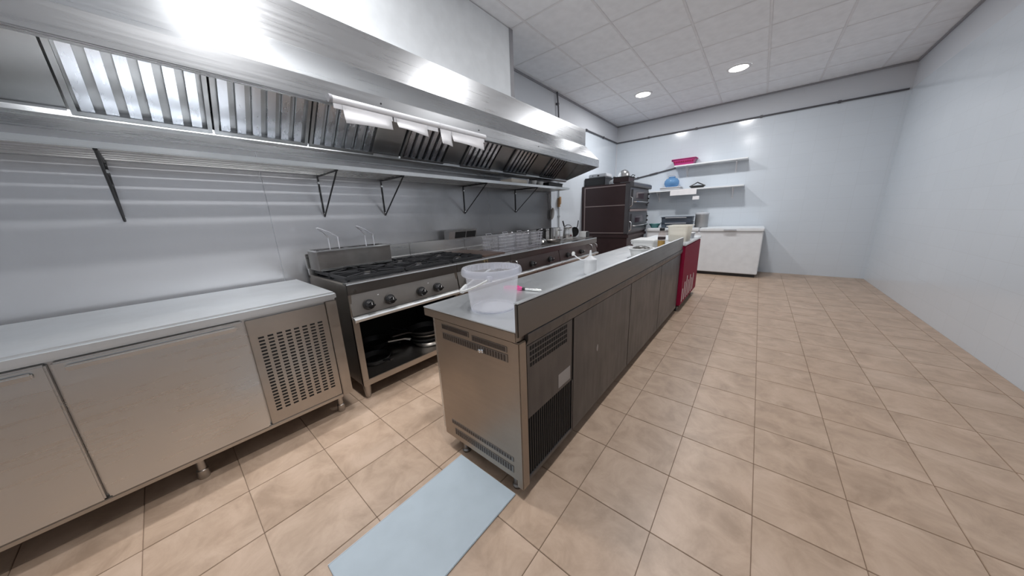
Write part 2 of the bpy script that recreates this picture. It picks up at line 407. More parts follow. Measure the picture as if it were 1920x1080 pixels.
# tube lamp inside the hood, behind the lip
hl = obj('hood_lamp', B().box(-2.235, -2.175, -.30, 1.30, 2.112, 2.130, .003), 'tbar', hood)
obj('lamp_tube', B().cyl((-2.205, -.26, 2.097), (-2.205, 1.26, 2.097), .013, seg=12), 'lamp', hl)
ld = bpy.data.lights.new('hood_tube_light', 'AREA'); ld.shape = 'RECTANGLE'; ld.size = .026; ld.size_y = 1.50; ld.energy = 20; ld.color = (.95, .97, 1)
lo = bpy.data.objects.new('hood_tube_light', ld); COL.objects.link(lo); lo.parent = hood; lo.location = Vector((-2.205, .50, 2.082))-Vector(hood.location)
lo.rotation_euler = (0, 0, 0)
# steel duct from the hood to the ceiling and thin gas pipe
duct = thing('exhaust_duct', 'white boxed exhaust duct standing on the extraction hood', 'duct', (-2.65, 1.4, 2.63))
obj('duct_casing', B().box(-2.93, -2.40, .7, 3.03, 2.63, ZC-.0, .004), 'enamel', duct)
obj('duct_seam', B().box(-2.40, -2.394, 2.97, 3.03, 2.63, ZC-.0), 'trim', duct)
obj('duct_flange', B().box(-2.40, -2.388, .69, 3.04, 2.63, 2.65), 'enamel', duct)
ds = thing('drop_pipe', 'thin grey pipe dropping from the ceiling behind the hood end', 'pipe', (-2.91, 4.88, 2.66))
obj('pipe_run', B().tube([(-2.915, 4.86, ZC-.001), (-2.915, 4.90, 3.1), (-2.915, 4.93, 2.60), (-2.915, 4.95, 1.98)], .013), 'pipe', ds)
obj('pipe_clip', B().box(XW, -2.90, 4.868, 4.908, 3.14, 3.17, .003), 'pipe', ds)
obj('pipe_clip', B().box(XW, -2.90, 4.905, 4.945, 2.70, 2.73, .003), 'pipe', ds)

# order rail with paper slips
rail = thing('ticket_rail', 'white aluminium ticket rail fixed along the hood lip', 'ticket rail', (-2.10, .85, 2.0))
for ya, yb in ((.85, 1.64), (1.65, 2.17)):
    obj('rail_tube', B().cyl((-2.088, ya, 2.036), (-2.088, yb, 2.036), .0195, seg=18), 'tbar', rail)
obj('rail_cap', B().cyl((-2.088, .832, 2.036), (-2.088, .85, 2.036), .023, seg=18), 'trim', rail)
for ya, yb in ((.855, 1.24), (1.25, 1.63), (1.66, 2.16)):
    obj('rail_strip', B().box(-2.090, -2.086, ya, yb, 1.985, 2.018, .001), 'tbar', rail)
def slip(y0, y1, z0a, z0b, label, tilt=.02):
    b = B(); x = -2.080
    n = 6; vs = []
    for i in range(n+1):
        f = i/n; y = y0+(y1-y0)*f; zb = z0a+(z0b-z0a)*f
        curl = .006*math.sin(f*PI*1.5)
        vs.append([b.bm.verts.new((x, y, 2.012)), b.bm.verts.new((x+.002, y, 1.985)), b.bm.verts.new((x+tilt*.5+curl, y, (1.985+zb)/2)), b.bm.verts.new((x+tilt+curl*1.6, y, zb))])
    for A, C in zip(vs, vs[1:]):
        for k in range(3): b.bm.faces.new((A[k], C[k], C[k+1], A[k+1]))
    o = obj('order_slip', b, 'paper')
    md = o.modifiers.new('thick', 'SOLIDIFY'); md.thickness = .0008
    tag(o, label, 'paper', 'paper slips on the ticket rail')
slip(.905, 1.225, 1.905, 1.925, 'widest white paper slip hanging from the ticket rail, nearest the rail cap')
slip(1.265, 1.52, 1.948, 1.928, 'shallow white paper slip with slanted end hanging beside the widest slip')
slip(1.645, 1.757, 1.898, 1.890, 'narrow long white paper slip hanging past the rail joint')
slip(1.762, 2.135, 1.932, 1.915, 'white paper slip hanging at the far end of the ticket rail')

# ================================================================== SPLASHBACK, SHELF
sp_ = thing('splashback', 'smoky brushed steel splashback covering the wall behind the stoves', 'splashback', (XW, 0, 0))
for ya, yb in ((-1.2, .60), (.602, 4.70)):
    obj('splash_panel', B().box(XW+.0005, XW+.006, ya, yb, .05, 1.84, .001), 'steel_splash', sp_)
SY0, SY1, SZ = -.5, 4.56, 1.70
shelf = thing('slatted_shelf', 'long slatted steel shelf on wire brackets under the extraction hood', 'shelf', (XW, 0, SZ))
for k in range(6):
    xa = -2.930+k*.072
    obj('slat', B().box(xa, xa+.042, SY0, SY1, SZ, SZ+.016, .003), 'steel_h', shelf)
obj('front_bar', B().box(-2.512, -2.498, SY0, SY1, SZ-.006, SZ+.026, .005), 'chrome', shelf)
obj('end_bar', B().box(-2.935, -2.512, SY1-.012, SY1, SZ-.004, SZ+.016, .002), 'steel_h', shelf)
for y in (-.1, .98, 1.535, 2.61, 3.66):
    b = B(); zt = SZ-.008
    b.tube([(-2.515, y, zt), (-2.935, y, zt)], .008)
    b.tube([(-2.938, y, zt), (-2.938, y, 1.36)], .006)
    b.tube([(-2.938, y, 1.36), (-2.52, y, zt)], .006)
    br = obj('bracket', b, 'blackmetal', shelf)
    for z in (1.64, 1.38): obj('screw', B().cyl((-2.944, y, z), (-2.930, y, z), .010, seg=8), 'chrome', br)

def loose(name, b, mat, label, cat, group=None, loc=None):
    return tag(obj(name, b, mat), label, cat, group)
STOP = SZ+.0165
t = thing('baking_tray', 'black rectangular baking tray on the far end of the slatted shelf', 'tray', (-2.66, 4.30, STOP))
obj('tray_pan', B().prism([(-2.60, STOP+.075), (-2.595, STOP+.075), (-2.605, STOP+.002), (-2.82, STOP+.002), (-2.83, STOP+.075), (-2.835, STOP+.075), (-2.825, STOP), (-2.60, STOP)], 4.08, 4.50)
    .box(-2.83, -2.60, 4.08, 4.085, STOP, STOP+.07).box(-2.83, -2.60, 4.495, 4.50, STOP, STOP+.07), 'black', t)
obj('tray_rim', B().tube([(-2.592, 4.075, STOP+.075), (-2.592, 4.505, STOP+.075), (-2.838, 4.505, STOP+.075), (-2.838, 4.075, STOP+.075)], .006, 6, True), 'black', t)
def cup(x, y, r, h, label, mat='white'):
    b = B().lathe([(0, 0), (r*.7, 0), (r, h), (r*1.06, h), (r*1.06, h-.006), (r*.93, h-.004), (r*.64, .006), (0, .006)], (0, 0, 0), 24)
    o = tag(obj('plastic_tub', b, mat), label, 'tub', 'small tubs on the slatted shelf'); o.location = (x, y, STOP)
cup(-2.66, 3.56, .05, .09, 'small white plastic tub on the slatted shelf beside the beige box')
cup(-2.66, 3.76, .048, .085, 'small white plastic tub in the middle of three on the slatted shelf')
cup(-2.66, 3.93, .052, .08, 'small white plastic tub beside the black baking tray on the slatted shelf')
t = thing('storage_box', 'beige low storage box with lid on the slatted shelf', 'box', (-2.66, 3.3, STOP))
obj('box_body', B().box(-2.76, -2.56, 3.12, 3.46, STOP, STOP+.065, .006), 'offwhite', t)
obj('box_lid', B().box(-2.765, -2.555, 3.115, 3.465, STOP+.065, STOP+.08, .005), 'lightgrey', t)

# ================================================================== COOKING LINE
RX = -2.10                     # front plane of the units
RB = -2.86                     # back plane
ZT = .90
def knob(parent, y, z, x=-2.092, r=.034):
    k = obj('knob', B().lathe([(0, .042), (r*.72, .042), (r*.80, .036), (r*.84, .010), (r*1.15, .006), (r*1.15, 0), (0, 0)], (0, 0, 0), 20)
            .box(-r*.22, r*.22, -r*.8, r*.8, .036, .056, .004).xf(Matrix.Translation((x, y, z)) @ Matrix.Rotation(PI/2, 4, 'Y')), 'black', parent)
    obj('pointer', B().box(x+.0555, x+.0575, y-.002, y+.002, z+.006, z+.024), 'white', k)
    return k
def leg(parent, x, y, h=.112):
    l = obj('leg', B().lathe([(0, 0), (.017, 0), (.020, .012), (.027, h*.75), (.027, h), (0, h)], (x, y, 0), 16), 'steel_warm', parent)
    return l
def unit_shell(t, y0, y1, doors, panel='steel_warm'):
    """front rail, fascia, control panel and drip rail shared by every unit of the line"""
    obj('front_rail', B().prism([(-2.16, ZT-.012), (-2.16, ZT), (-2.112, ZT), (-2.102, ZT-.003), (-2.097, ZT-.012), (-2.097, ZT-.016), (-2.112, ZT-.016), (-2.112, ZT-.02)], y0, y1), 'chrome', t)
    obj('fascia', B().prism([(-2.112, ZT-.016), (-2.0985, ZT-.016), (-2.0985, ZT-.085), (-2.112, ZT-.085)], y0, y1), 'steel_fascia', t)
    obj('control_panel', B().prism([(-2.115, .815), (-2.088, .665), (-2.10, .655), (-2.14, .66), (-2.14, .815)], y0+.004, y1-.004), panel, t)
    obj('drip_rail', B().prism([(-2.13, .662), (-2.062, .650), (-2.056, .640), (-2.060, .622), (-2.068, .622), (-2.070, .636), (-2.13, .648)], y0+.002, y1-.002), 'steel_top', t)
    obj('upstand', B().box(RB-.02, RB, y0, y1, .86, 1.06, .003).box(RB-.02, RB+.03, y0, y1, .86, .938, .003), 'steel_h', t)
def range_body(t, y0, y1):
    b = B().box(RB, -2.16, y0, y0+.02, .112, ZT-.012).box(RB, -2.16, y1-.02, y1, .112, ZT-.012)
    return b
def grate(t, x0, x1, y0, y1):
    z0, z1 = .900, .926; b = B(); w_ = .014
    for (a, c, d, e) in ((x0, x0+w_, y0, y1), (x1-w_, x1, y0, y1), (x0+w_, x1-w_, y0, y0+w_), (x0+w_, x1-w_, y1-w_, y1)): b.box(a, c, d, e, z0, z1, .003)
    cx, cy = (x0+x1)/2, (y0+y1)/2
    for sx, sy in ((1, 0), (-1, 0), (0, 1), (0, -1)):
        hx, hy = (x1-x0)/2-.01, (y1-y0)/2-.01; L = .055
        if sx: b.box(cx+sx*L, cx+sx*hx, cy-.006, cy+.006, z0+.006, z1+.008, .002)
        else: b.box(cx-.006, cx+.006, cy+sy*L, cy+sy*hy, z0+.006, z1+.008, .002)
    for sx in (-1, 1):
        for sy in (-1, 1):
            b.tube([(cx+sx*.055, cy+sy*.055, z1), (cx+sx*((x1-x0)/2-.012), cy+sy*((y1-y0)/2-.012), z1)], .006, 6)
            b.box(cx+sx*((x1-x0)/2-.02)-.008, cx+sx*((x1-x0)/2-.02)+.008, cy+sy*((y1-y0)/2-.02)-.008, cy+sy*((y1-y0)/2-.02)+.008, .882, .904)
    gr = obj('pan_grate', b, 'iron', t)
    bu = obj('burner', B().lathe([(0, .882), (.062, .882), (.062, .894), (.05, .900), (.045, .908), (.042, .914), (0, .915)], (cx, cy, 0), 24), 'iron', t)
    obj('burner_cap', B().lathe([(0, .915), (.030, .915), (.030, .920), (0, .923)], (cx, cy, 0), 20), 'steel_dark', bu)
# ---- unit 1: four burner range on an open base
Y0, Y1 = .752, 1.712
rg = thing('gas_range', 'stainless gas range with four black knobs and an open base full of pans', 'gas range', (-2.48, (Y0+Y1)/2, 0))
unit_shell(rg, Y0, Y1, 0)
obj('burner_well', B().box(RB+.03, -2.16, Y0+.02, Y1-.004, .866, .882, .003), 'blackmetal', rg)
sd = obj('side_panel', B().box(RB, RX-.004, Y0, Y0+.02, .112, .888, .003), 'steel_warm', rg)
obj('side_bolt', B().cyl((-2.0965, Y0+.045, .842), (-2.090, Y0+.045, .842), .010, seg=12), 'chrome', rg)
obj('side_panel', B().box(RB, RX-.004, Y1-.02, Y1, .112, .888, .003), 'steel_warm', rg)
for ya, yb in ((Y0+.0, Y0+.042), (Y1-.042, Y1)): obj('front_post', B().box(-2.128, RX, ya, yb, .112, .655, .003), 'steel_warm', rg)
obj('base_shelf', B().box(RB, -2.108, Y0+.02, Y1-.02, .140, .152).box(-2.120, RX+.002, Y0+.002, Y1-.002, .108, .156, .003), 'steel_warm', rg)
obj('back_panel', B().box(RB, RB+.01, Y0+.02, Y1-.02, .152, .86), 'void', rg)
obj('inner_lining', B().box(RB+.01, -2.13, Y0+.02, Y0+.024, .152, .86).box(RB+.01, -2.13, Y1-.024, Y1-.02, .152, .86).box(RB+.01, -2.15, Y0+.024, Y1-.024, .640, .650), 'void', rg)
for x in (-2.135, -2.80):
    for y in (Y0+.032, Y1-.032): leg(rg, x, y, .110)
for y in (.875, 1.036, 1.312, 1.478): knob(rg, y, .722)
for y in (.955, 1.39): obj('panel_mark', B().box(-2.0995, -2.0985, y-.006, y+.006, .774, .780), 'white', rg)
for xa, xb in ((-2.495, -2.175), (-2.82, -2.50)):
    for ya, yb in ((.785, 1.235), (1.245, 1.695)): grate(rg, xa, xb, ya, yb)
# ---- unit 2: two burners plus a griddle
Y0, Y1 = 1.716, 2.490
u2 = thing('burner_griddle_unit', 'stainless stove unit with two burners, brown griddle plate and flue box', 'stove', (-2.48, (Y0+Y1)/2, 0))
def closed_body(t, y0, y1, knobs, nd=2, panel='steel_warm'):
    unit_shell(t, y0, y1, nd, panel)
    obj('cabinet', B().box(RB, -2.125, y0, y1, .112, .866, .004), 'steel_warm', t)
    w_ = (y1-y0)/nd
    for k in range(nd):
        d = obj('door', B().box(-2.125, -2.105, y0+w_*k+.006, y0+w_*(k+1)-.006, .125, .612, .004), 'steel_warm', t)
        yh = y0+w_*(k+.5)
        obj('handle', B().tube([(-2.105, yh-.09, .575), (-2.082, yh-.09, .575), (-2.082, yh+.09, .575), (-2.105, yh+.09, .575)], .006), 'chrome', d)
    for x in (-2.16, -2.80):
        for y in (y0+.035, y1-.035): leg(t, x, y)
    for y in knobs: knob(t, y, .722)
closed_body(u2, Y0, Y1, (1.85, 2.05, 2.30), 1)
obj('burner_well', B().box(RB+.03, -2.16, Y0+.004, 2.14, .866, .882, .003), 'blackmetal', u2)
for xa, xb in ((-2.495, -2.175), (-2.82, -2.50)): grate(u2, xa, xb, 1.735, 2.125)
obj('griddle_plate', B().box(RB+.03, -2.165, 2.145, Y1-.006, .866, .912, .006), 'griddle', u2)
flt = thing('flue_box', 'slanted stainless flue box with two dark openings behind the griddle', 'flue', (-2.84, 2.4, 1.0605))
fl_ = obj('flue_casing', B().prism([(-2.80, 1.0605), (-2.775, 1.15), (-2.79, 1.165), (-2.88, 1.165), (-2.88, 1.0605)], 2.20, 2.64), 'steel_h', flt)
for ya, yb in ((2.29, 2.455), (2.47, 2.625)):
    obj('flue_opening', B().prism([(-2.7955, 1.068), (-2.7745, 1.143), (-2.780, 1.145), (-2.801, 1.070)], ya, yb), 'void', fl_)
for y in (2.06, 2.10):
    obj('brass_tap', B().cyl((-2.097, y, .872), (-2.075, y, .872), .006, seg=10).cyl((-2.079, y, .884), (-2.079, y, .852), .005, seg=10), 'brass', u2)
# ---- unit 3: fryer
Y0, Y1 = 2.494, 3.56
u3 = thing('deep_fryer', 'stainless deep fryer unit with wire baskets standing in its well', 'deep fryer', (-2.48, (Y0+Y1)/2, 0))
closed_body(u3, Y0, Y1, (2.892, 3.309), 2, 'steel_shaded')
obj('fryer_top', B().box(RB+.03, -2.70, Y0+.003, Y1-.003, .866, .898, .003).box(-2.25, -2.16, Y0+.003, Y1-.003, .866, .898, .003)
    .box(-2.70, -2.25, Y0+.003, Y0+.05, .866, .898).box(-2.70, -2.25, Y1-.05, Y1-.003, .866, .898), 'steel_dark', u3)
obj('oil_well', B().box(-2.70, -2.25, Y0+.05, Y1-.05, .866, .872), 'griddle', u3)
obj('drain_spout', B().tube([(-2.10, 2.56, .80), (-2.07, 2.56, .80), (-2.06, 2.56, .79), (-2.06, 2.56, .76)], .009), 'chrome', u3)
def wire_basket(y0, y1, label):
    x0, x1, z0, z1 = -2.62, -2.33, .8735, 1.075
    t = thing('fry_basket', label, 'fry basket', ((x0+x1)/2, (y0+y1)/2, z0), group='wire baskets in the fryer well')
    b = B(); r = .0032; ins = .015
    def loop(z, i, rr): b.tube([(x0+i, y0+i, z), (x1-i, y0+i, z), (x1-i, y1-i, z), (x0+i, y1-i, z)], rr, 5, True)
    for k in range(6):
        f = k/5; loop(z0+.004+(z1-z0-.004)*f, ins*(1-f), .0045 if k == 5 else r)
    for k in range(13):
        f = k/12
        for xx, xi in ((x0, ins), (x1, -ins)):
            y = y0+(y1-y0)*f; yi = y0+ins+(y1-y0-2*ins)*f
            b.tube([(xx, y, z1), (xx+xi, yi, z0+.004)], r, 5)
        for yy, yi in ((y0, ins), (y1, -ins)):
            x = x0+(x1-x0)*f; xi = x0+ins+(x1-x0-2*ins)*f
            b.tube([(x, yy, z1), (xi, yy+yi, z0+.004)], r, 5)
        x = x0+ins+(x1-x0-2*ins)*f; b.tube([(x, y0+ins, z0+.003), (x, y1-ins, z0+.003)], r, 5)
    obj('wire_cage', b, 'wire', t)
    ym = (y0+y1)/2
    obj('handle', B().tube([(x1, ym-.02, z1), (x1+.04, ym-.015, z1+.03), (x1+.085, ym-.01, z1+.04), (x1+.09, ym, z1+.04), (x1+.085, ym+.01, z1+.04), (x1+.04, ym+.015, z1+.03), (x1, ym+.02, z1)], .0045, 6), 'wire', t)
    obj('hook', B().tube([(x0, ym-.05, z1), (x0-.02, ym-.05, z1+.02), (x0-.02, ym+.05, z1+.02), (x0, ym+.05, z1)], .004, 6), 'wire', t)
wire_basket(2.56, 2.86, 'square wire fry basket in the fryer well, beside the brown griddle')
wire_basket(2.89, 3.17, 'square wire fry basket in the fryer well, between two other baskets')
wire_basket(3.20, 3.49, 'square wire fry basket in the fryer well, beside the dark hot plate')
# ---- unit 4: solid top
Y0, Y1 = 3.564, 4.80
u4 = thing('hot_plate_unit', 'stainless stove unit with flat dark hot plate at the end of the cooking line', 'stove', (-2.48, (Y0+Y1)/2, 0))
closed_body(u4, Y0, Y1, (3.788, 4.215), 2, 'steel_shaded')
obj('hot_plate', B().box(RB+.03, -2.165, Y0+.006, Y1-.006, .866, .906, .006), 'steel_dark', u4)
for y in (4.52, 4.70): obj('gas_tap', B().tube([(-2.10, y, .80), (-2.065, y, .80), (-2.055, y, .785), (-2.055, y, .74)], .010), 'chrome', u4)
HP = .9065
# ---- fryer box standing on the rear grates of the range
fz = .9345
fb = thing('countertop_fryer', 'boxy stainless countertop fryer standing on the rear of the gas range', 'fryer', (-2.7, 1.06, fz))
obj('tank', B().box(-2.822, -2.60, .765, .771, fz, 1.085).box(-2.822, -2.60, 1.354, 1.36, fz, 1.085).box(-2.822, -2.816, .771, 1.354, fz, 1.085)
    .box(-2.606, -2.60, .771, 1.354, fz, 1.085).box(-2.816, -2.606, .771, 1.354, fz, fz+.006).box(-2.816, -2.606, 1.055, 1.061, fz, 1.07), 'steel_dark', fb)
obj('tank_flange', B().box(-2.822, -2.59, .757, .775, 1.085, 1.095, .003).box(-2.822, -2.59, 1.35, 1.37, 1.085, 1.095, .003).box(-2.822, -2.807, .775, 1.35, 1.085, 1.095)
    .box(-2.615, -2.59, .775, 1.35, 1.085, 1.098, .003), 'chrome', fb)
obj('base_trim', B().box(-2.60, -2.594, .77, 1.355, fz, fz+.016, .002), 'chrome', fb)
obj('oil_surface', B().box(-2.815, -2.607, .772, 1.353, 1.0, 1.004), 'griddle', fb)
def fryer_handle(y, label):
    t = thing('fryer_basket', label, 'fry basket', (-2.72, y, 1.0045), group='baskets in the countertop fryer')
    b = B(); x0, x1, ya, yb = -2.795, -2.64, y-.10, y+.10
    for z in (1.006, 1.04, 1.075): b.tube([(x0, ya, z), (x1, ya, z), (x1, yb, z), (x0, yb, z)], .002 if z < 1.07 else .004, 5, True)
    for k in range(9):
        f = k/8
        for yy in (ya, yb): b.tube([(x0+(x1-x0)*f, yy, 1.006), (x0+(x1-x0)*f, yy, 1.075)], .0018, 5)
        for xx in (x0, x1): b.tube([(xx, ya+(yb-ya)*f, 1.006), (xx, ya+(yb-ya)*f, 1.075)], .0018, 5)
        b.tube([(x0+(x1-x0)*f, ya, 1.006), (x0+(x1-x0)*f, yb, 1.006)], .0018, 5)
    obj('wire_cage', b, 'wire', t)
    xh = x1
    obj('handle', B().tube([(xh, y-.035, 1.075), (xh+.002, y-.035, 1.19), (xh+.03, y-.075, 1.235), (xh+.06, y-.12, 1.262), (xh+.065, y-.125, 1.270), (xh+.062, y-.115, 1.270),
        (xh+.03, y-.035, 1.235), (xh+.002, y+.035, 1.19), (xh, y+.035, 1.075)], .004, 6), 'wire', t)
fryer_handle(.91, 'wire fryer basket with raised handle in the countertop fryer tank away from the burners')
fryer_handle(1.20, 'wire fryer basket with raised handle in the countertop fryer tank beside the open burners')

# ---- pots on the hot plate
t = thing('stock_pot', 'plain steel stock pot on the hot plate against the white wall', 'pot', (-2.52, 4.12, HP))
obj('pot_body', B().lathe([(0, 0), (.085, 0), (.09, .006), (.09, .185), (.095, .188), (.095, .192), (.086, .19), (.086, .01), (0, .008)], (-2.52, 4.12, HP)), 'chrome', t)
for s in (-1, 1): obj('handle', B().tube([(-2.52+s*.09, 4.085, HP+.15), (-2.52+s*.125, 4.095, HP+.155), (-2.52+s*.125, 4.145, HP+.155), (-2.52+s*.09, 4.155, HP+.15)], .006, 6), 'chrome', t)
t = thing('dark_pot', 'blackened pot behind the steel stock pot on the hot plate', 'pot', (-2.70, 4.00, HP))
obj('pot_body', B().lathe([(0, 0), (.075, 0), (.078, .006), (.078, .17), (.083, .173), (.083, .178), (.072, .176), (.072, .01), (0, .008)], (-2.70, 4.00, HP)), 'blackmetal', t)
obj('handle', B().tube([(-2.622, 4.00, HP+.14), (-2.585, 3.98, HP+.15)], .008), 'black', t)
t = thing('milk_jug', 'steel jug with curved handle and black ladle grip on the hot plate', 'jug', (-2.40, 4.34, HP))
obj('jug_body', B().lathe([(0, 0), (.08, 0), (.085, .01), (.078, .11), (.07, .165), (.074, .185), (.068, .184), (.064, .165), (.07, .11), (.075, .012), (0, .01)], (-2.40, 4.34, HP)), 'chrome', t)
obj('handle', B().tube([(-2.40+.07*math.cos(a), 4.35+.05*math.sin(a)*0, HP+.17+.055*math.sin(a)) for a in [PI*k/8 for k in range(9)]], .007), 'chrome', t)
t = thing('ladle', 'black-handled ladle standing in the steel jug', 'ladle', (-2.43, 4.33, HP+.012))
obj('ladle_stem', B().tube([(-2.42, 4.34, HP+.045), (-2.44, 4.29, HP+.20)], .005), 'chrome', t)
obj('grip', B().tube([(-2.44, 4.29, HP+.20), (-2.45, 4.26, HP+.29)], .011), 'black', t)
obj('ladle_bowl', B().lathe([(0, 0), (.018, .004), (.028, .02), (.03, .034), (.027, .034), (.025, .02), (.016, .007), (0, .004)], (-2.415, 4.345, HP+.0125)), 'chrome', t)
t = thing('leaning_pan', 'black frying pan standing on edge between the jug and the white box', 'frying pan', (-2.42, 4.62, HP+.001))
pm = Matrix.Translation((-2.42, 4.62, HP+.088)) @ Matrix.Rotation(math.radians(78), 4, 'X')
obj('pan_body', B().lathe([(0, 0), (.065, 0), (.086, .026), (.083, .026), (.063, .004), (0, .004)], (0, 0, 0)).xf(pm), 'blackmetal', t)
obj('handle', B().tube([(.08, 0, .02), (.12, .0, .035), (.20, .03, .05)], .008).xf(pm @ Matrix.Rotation(math.radians(62), 4, 'Z')), 'black', t)
t = thing('white_box', 'small white box with dark end on the far corner of the hot plate', 'box', (-2.30, 4.70, HP))
obj('box_body', B().box(-2.36, -2.235, 4.66, 4.77, HP, HP+.095, .006), 'white', t)
obj('box_end', B().box(-2.235, -2.220, 4.662, 4.768, HP+.002, HP+.093, .004), 'black', t)
def frypan(name, label, loc, rz, r, h, mat, hmat, hl, tilt=0., group=None, flip=1):
    t = thing(name, label, 'frying pan', loc, (tilt, 0, rz), group)
    obj('pan_body', B().lathe([(0, 0), (r*.80, 0), (r*.85, .004), (r, h), (r+.004, h), (r+.004, h-.003), (r*.87, .007), (0, .005)], (0, 0, 0), 36), mat, t, local=True)
    obj('handle', B().prism([(r*.97, h-.016), (r+.05, h+.002), (r+hl, h+.014), (r+hl, h+.026), (r+.05, h+.013), (r*.99, h-.003)], -.011, .011), hmat, t, local=True)
    return t
frypan('frying_pan', 'low dark frying pan on the hot plate in front of the stock pot', (-2.28, 3.70, HP), .55, .11, .04, 'steel_dark', 'chrome', .16)
t = thing('griddle_press', 'steel dome lid lying on the hot plate beside the fryer', 'lid', (-2.50, 3.70, HP))
obj('dome', B().lathe([(.10, 0), (.104, .004), (.09, .03), (.05, .05), (0, .056)], (-2.50, 3.70, HP)).lathe([(.10, 0), (0, .0)], (-2.50, 3.70, HP)), 'chrome', t)
obj('knob', B().lathe([(0, .056), (.012, .056), (.018, .07), (.012, .08), (0, .082)], (-2.50, 3.70, HP)), 'black', t)

# ---- pans in the open base of the range
BZ = .1525
frypan('frying_pan', 'wide steel frying pan lowest of the stack in the open range base', (-2.33, 1.48, BZ), PI*1.30, .165, .05, 'chrome', 'chrome', .19, group='pans in the range base')
frypan('frying_pan', 'dark frying pan nested second in the stack in the range base', (-2.335, 1.475, BZ+.032), PI*1.42, .16, .05, 'blackmetal', 'chrome', .20, group='pans in the range base')
frypan('frying_pan', 'black frying pan nested third in the stack in the range base', (-2.34, 1.48, BZ+.066), PI*1.2, .155, .05, 'steel_dark', 'black', .19, group='pans in the range base')
frypan('frying_pan', 'black frying pan on top of the stack in the range base', (-2.34, 1.47, BZ+.100), PI*1.5, .15, .05, 'blackmetal', 'black', .19, group='pans in the range base')
frypan('frying_pan', 'small black frying pan lying beside the stack in the range base', (-2.36, .97, BZ), PI*.05, .12, .045, 'blackmetal', 'black', .10, group='pans in the range base')
frypan('frying_pan', 'black frying pan lying at the back of the range base', (-2.68, 1.12, BZ), PI*.1, .14, .05, 'blackmetal', 'blackmetal', .17, group='pans in the range base')

# ---- undercounter refrigerator left of the range
Y0, Y1 = -.95, .664
fr = thing('undercounter_refrigerator', 'stainless undercounter refrigerator with slotted vent panel beside the gas range', 'refrigerator', (-2.45, -.15, 0))
obj('cabinet', B().box(-2.80, -2.10, Y0, Y1-.004, .135, .816, .004), 'steel_h', fr)
obj('worktop', B().box(-2.86, -2.062, Y0-.01, Y1+.006, .816, .868, .012), 'steel_top', fr)
obj('corner_post', B().box(-2.10, -2.070, Y1-.062, Y1, .135, .812, .004), 'steel_warm', fr)
v = obj('vent_panel', B().box(-2.10, -2.078, .21, Y1-.066, .150, .80, .003), 'steel_warm', fr)
b = B()
for k in range(24):
    for c in range(8):
        y = .245+c*.042; z = .225+k*.020
        b.box(-2.0785, -2.0765, y, y+.026, z, z+.010)
obj('vent_slots', b, 'void', v, kind='stuff')
obj('kick_rail', B().box(-2.10, -2.072, Y0, Y1-.064, .128, .150, .003), 'steel_warm', fr)
for ya, yb in ((Y0+.01, -.38), (-.37, .20)):
    d = obj('door', B().box(-2.10, -2.068, ya, yb, .152, .808, .006), 'steel_h', fr)
    obj('handle', B().box(-2.068, -2.050, ya+.03, yb-.03, .765, .79, .005), 'chrome', d)
for x in (-2.13, -2.76):
    for y in (Y0+.06, -.1, Y1-.075): obj('leg', B().lathe([(0, 0), (.022, 0), (.024, .01), (.024, .05), (.018, .055), (.018, .135), (0, .135)], (x, y, 0), 16), 'steel_warm', fr)

# ================================================================== ISLAND COUNTER
IX0, IX1, IY0, IY1 = -1.330, -.680, .835, 4.10
isl = thing('island_counter', 'long stainless refrigerated island counter with raised back lip and louvred end', 'counter', (-1.0, 2.45, 0))
obj('worktop', B().box(IX0, IX1-.012, IY0-.002, IY1, .844, .850, .002), 'steel_top', isl)
obj('worktop_apron', B().box(IX0+.002, IX1-.014, IY0, IY1-.002, .800, .844, .003), 'steel_end', isl)
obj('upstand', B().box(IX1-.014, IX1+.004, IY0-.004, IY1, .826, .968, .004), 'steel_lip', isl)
obj('upstand_edge', B().box(IX1-.016, IX1+.005, IY0-.004, IY1, .968, .973, .002), 'steel_top', isl)
BX0, BX1 = -1.262, -.690
obj('carcass', B().box(BX0+.03, BX1-.006, IY0+.03, IY1-.01, .100, .800), 'steel_dark', isl)
ep = obj('end_panel', B().box(BX0+.012, BX1+.002, IY0+.006, IY0+.03, .094, .7995, .004), 'steel_end', isl)
def louvre(x0, x1, za, zb):
    n = 13; p = (x1-x0)/n
    f = obj('louvre_strip', B().box(x0, x1, IY0+.0035, IY0+.008, za, zb, .001), 'steel_dark', ep)
    b = B()
    for k in range(n*2):
        xk = x0+.006+k*(x1-x0-.012)/(n*2); b.box(xk, xk+p*.28, IY0+.0025, IY0+.0045, za+.004, zb-.004)
    obj('louvre_slots', b, 'slot', ep, kind='stuff')
louvre(-1.19, -.985, .752, .780); louvre(-.965, -.748, .742, .770)
louvre(-1.188, -.745, .697, .734)
louvre(-1.182, -.737, .192, .217); louvre(-1.160, -.738, .130, .168)
for x, z in ((-.912, .708), (-.895, .712)): obj('latch', B().lathe([(0, 0), (.010, 0), (.010, .006), (.005, .010), (0, .010)], (0, 0, 0), 12).xf(Matrix.Translation((x, IY0+.003, z)) @ Matrix.Rotation(PI/2, 4, 'X')), 'chrome', ep)
obj('corner_post', B().box(BX1-.030, BX1+.008, IY0+.004, IY0+.055, .060, .7995, .004), 'steel_end', isl)
# top moulding under the upstand on the long side
obj('moulding', B().prism([(BX1-.004, .770), (BX1+.006, .772), (BX1+.018, .800), (BX1+.018, .826), (BX1-.004, .826)], IY0+.055, IY1-.006), 'steel_worn', isl)
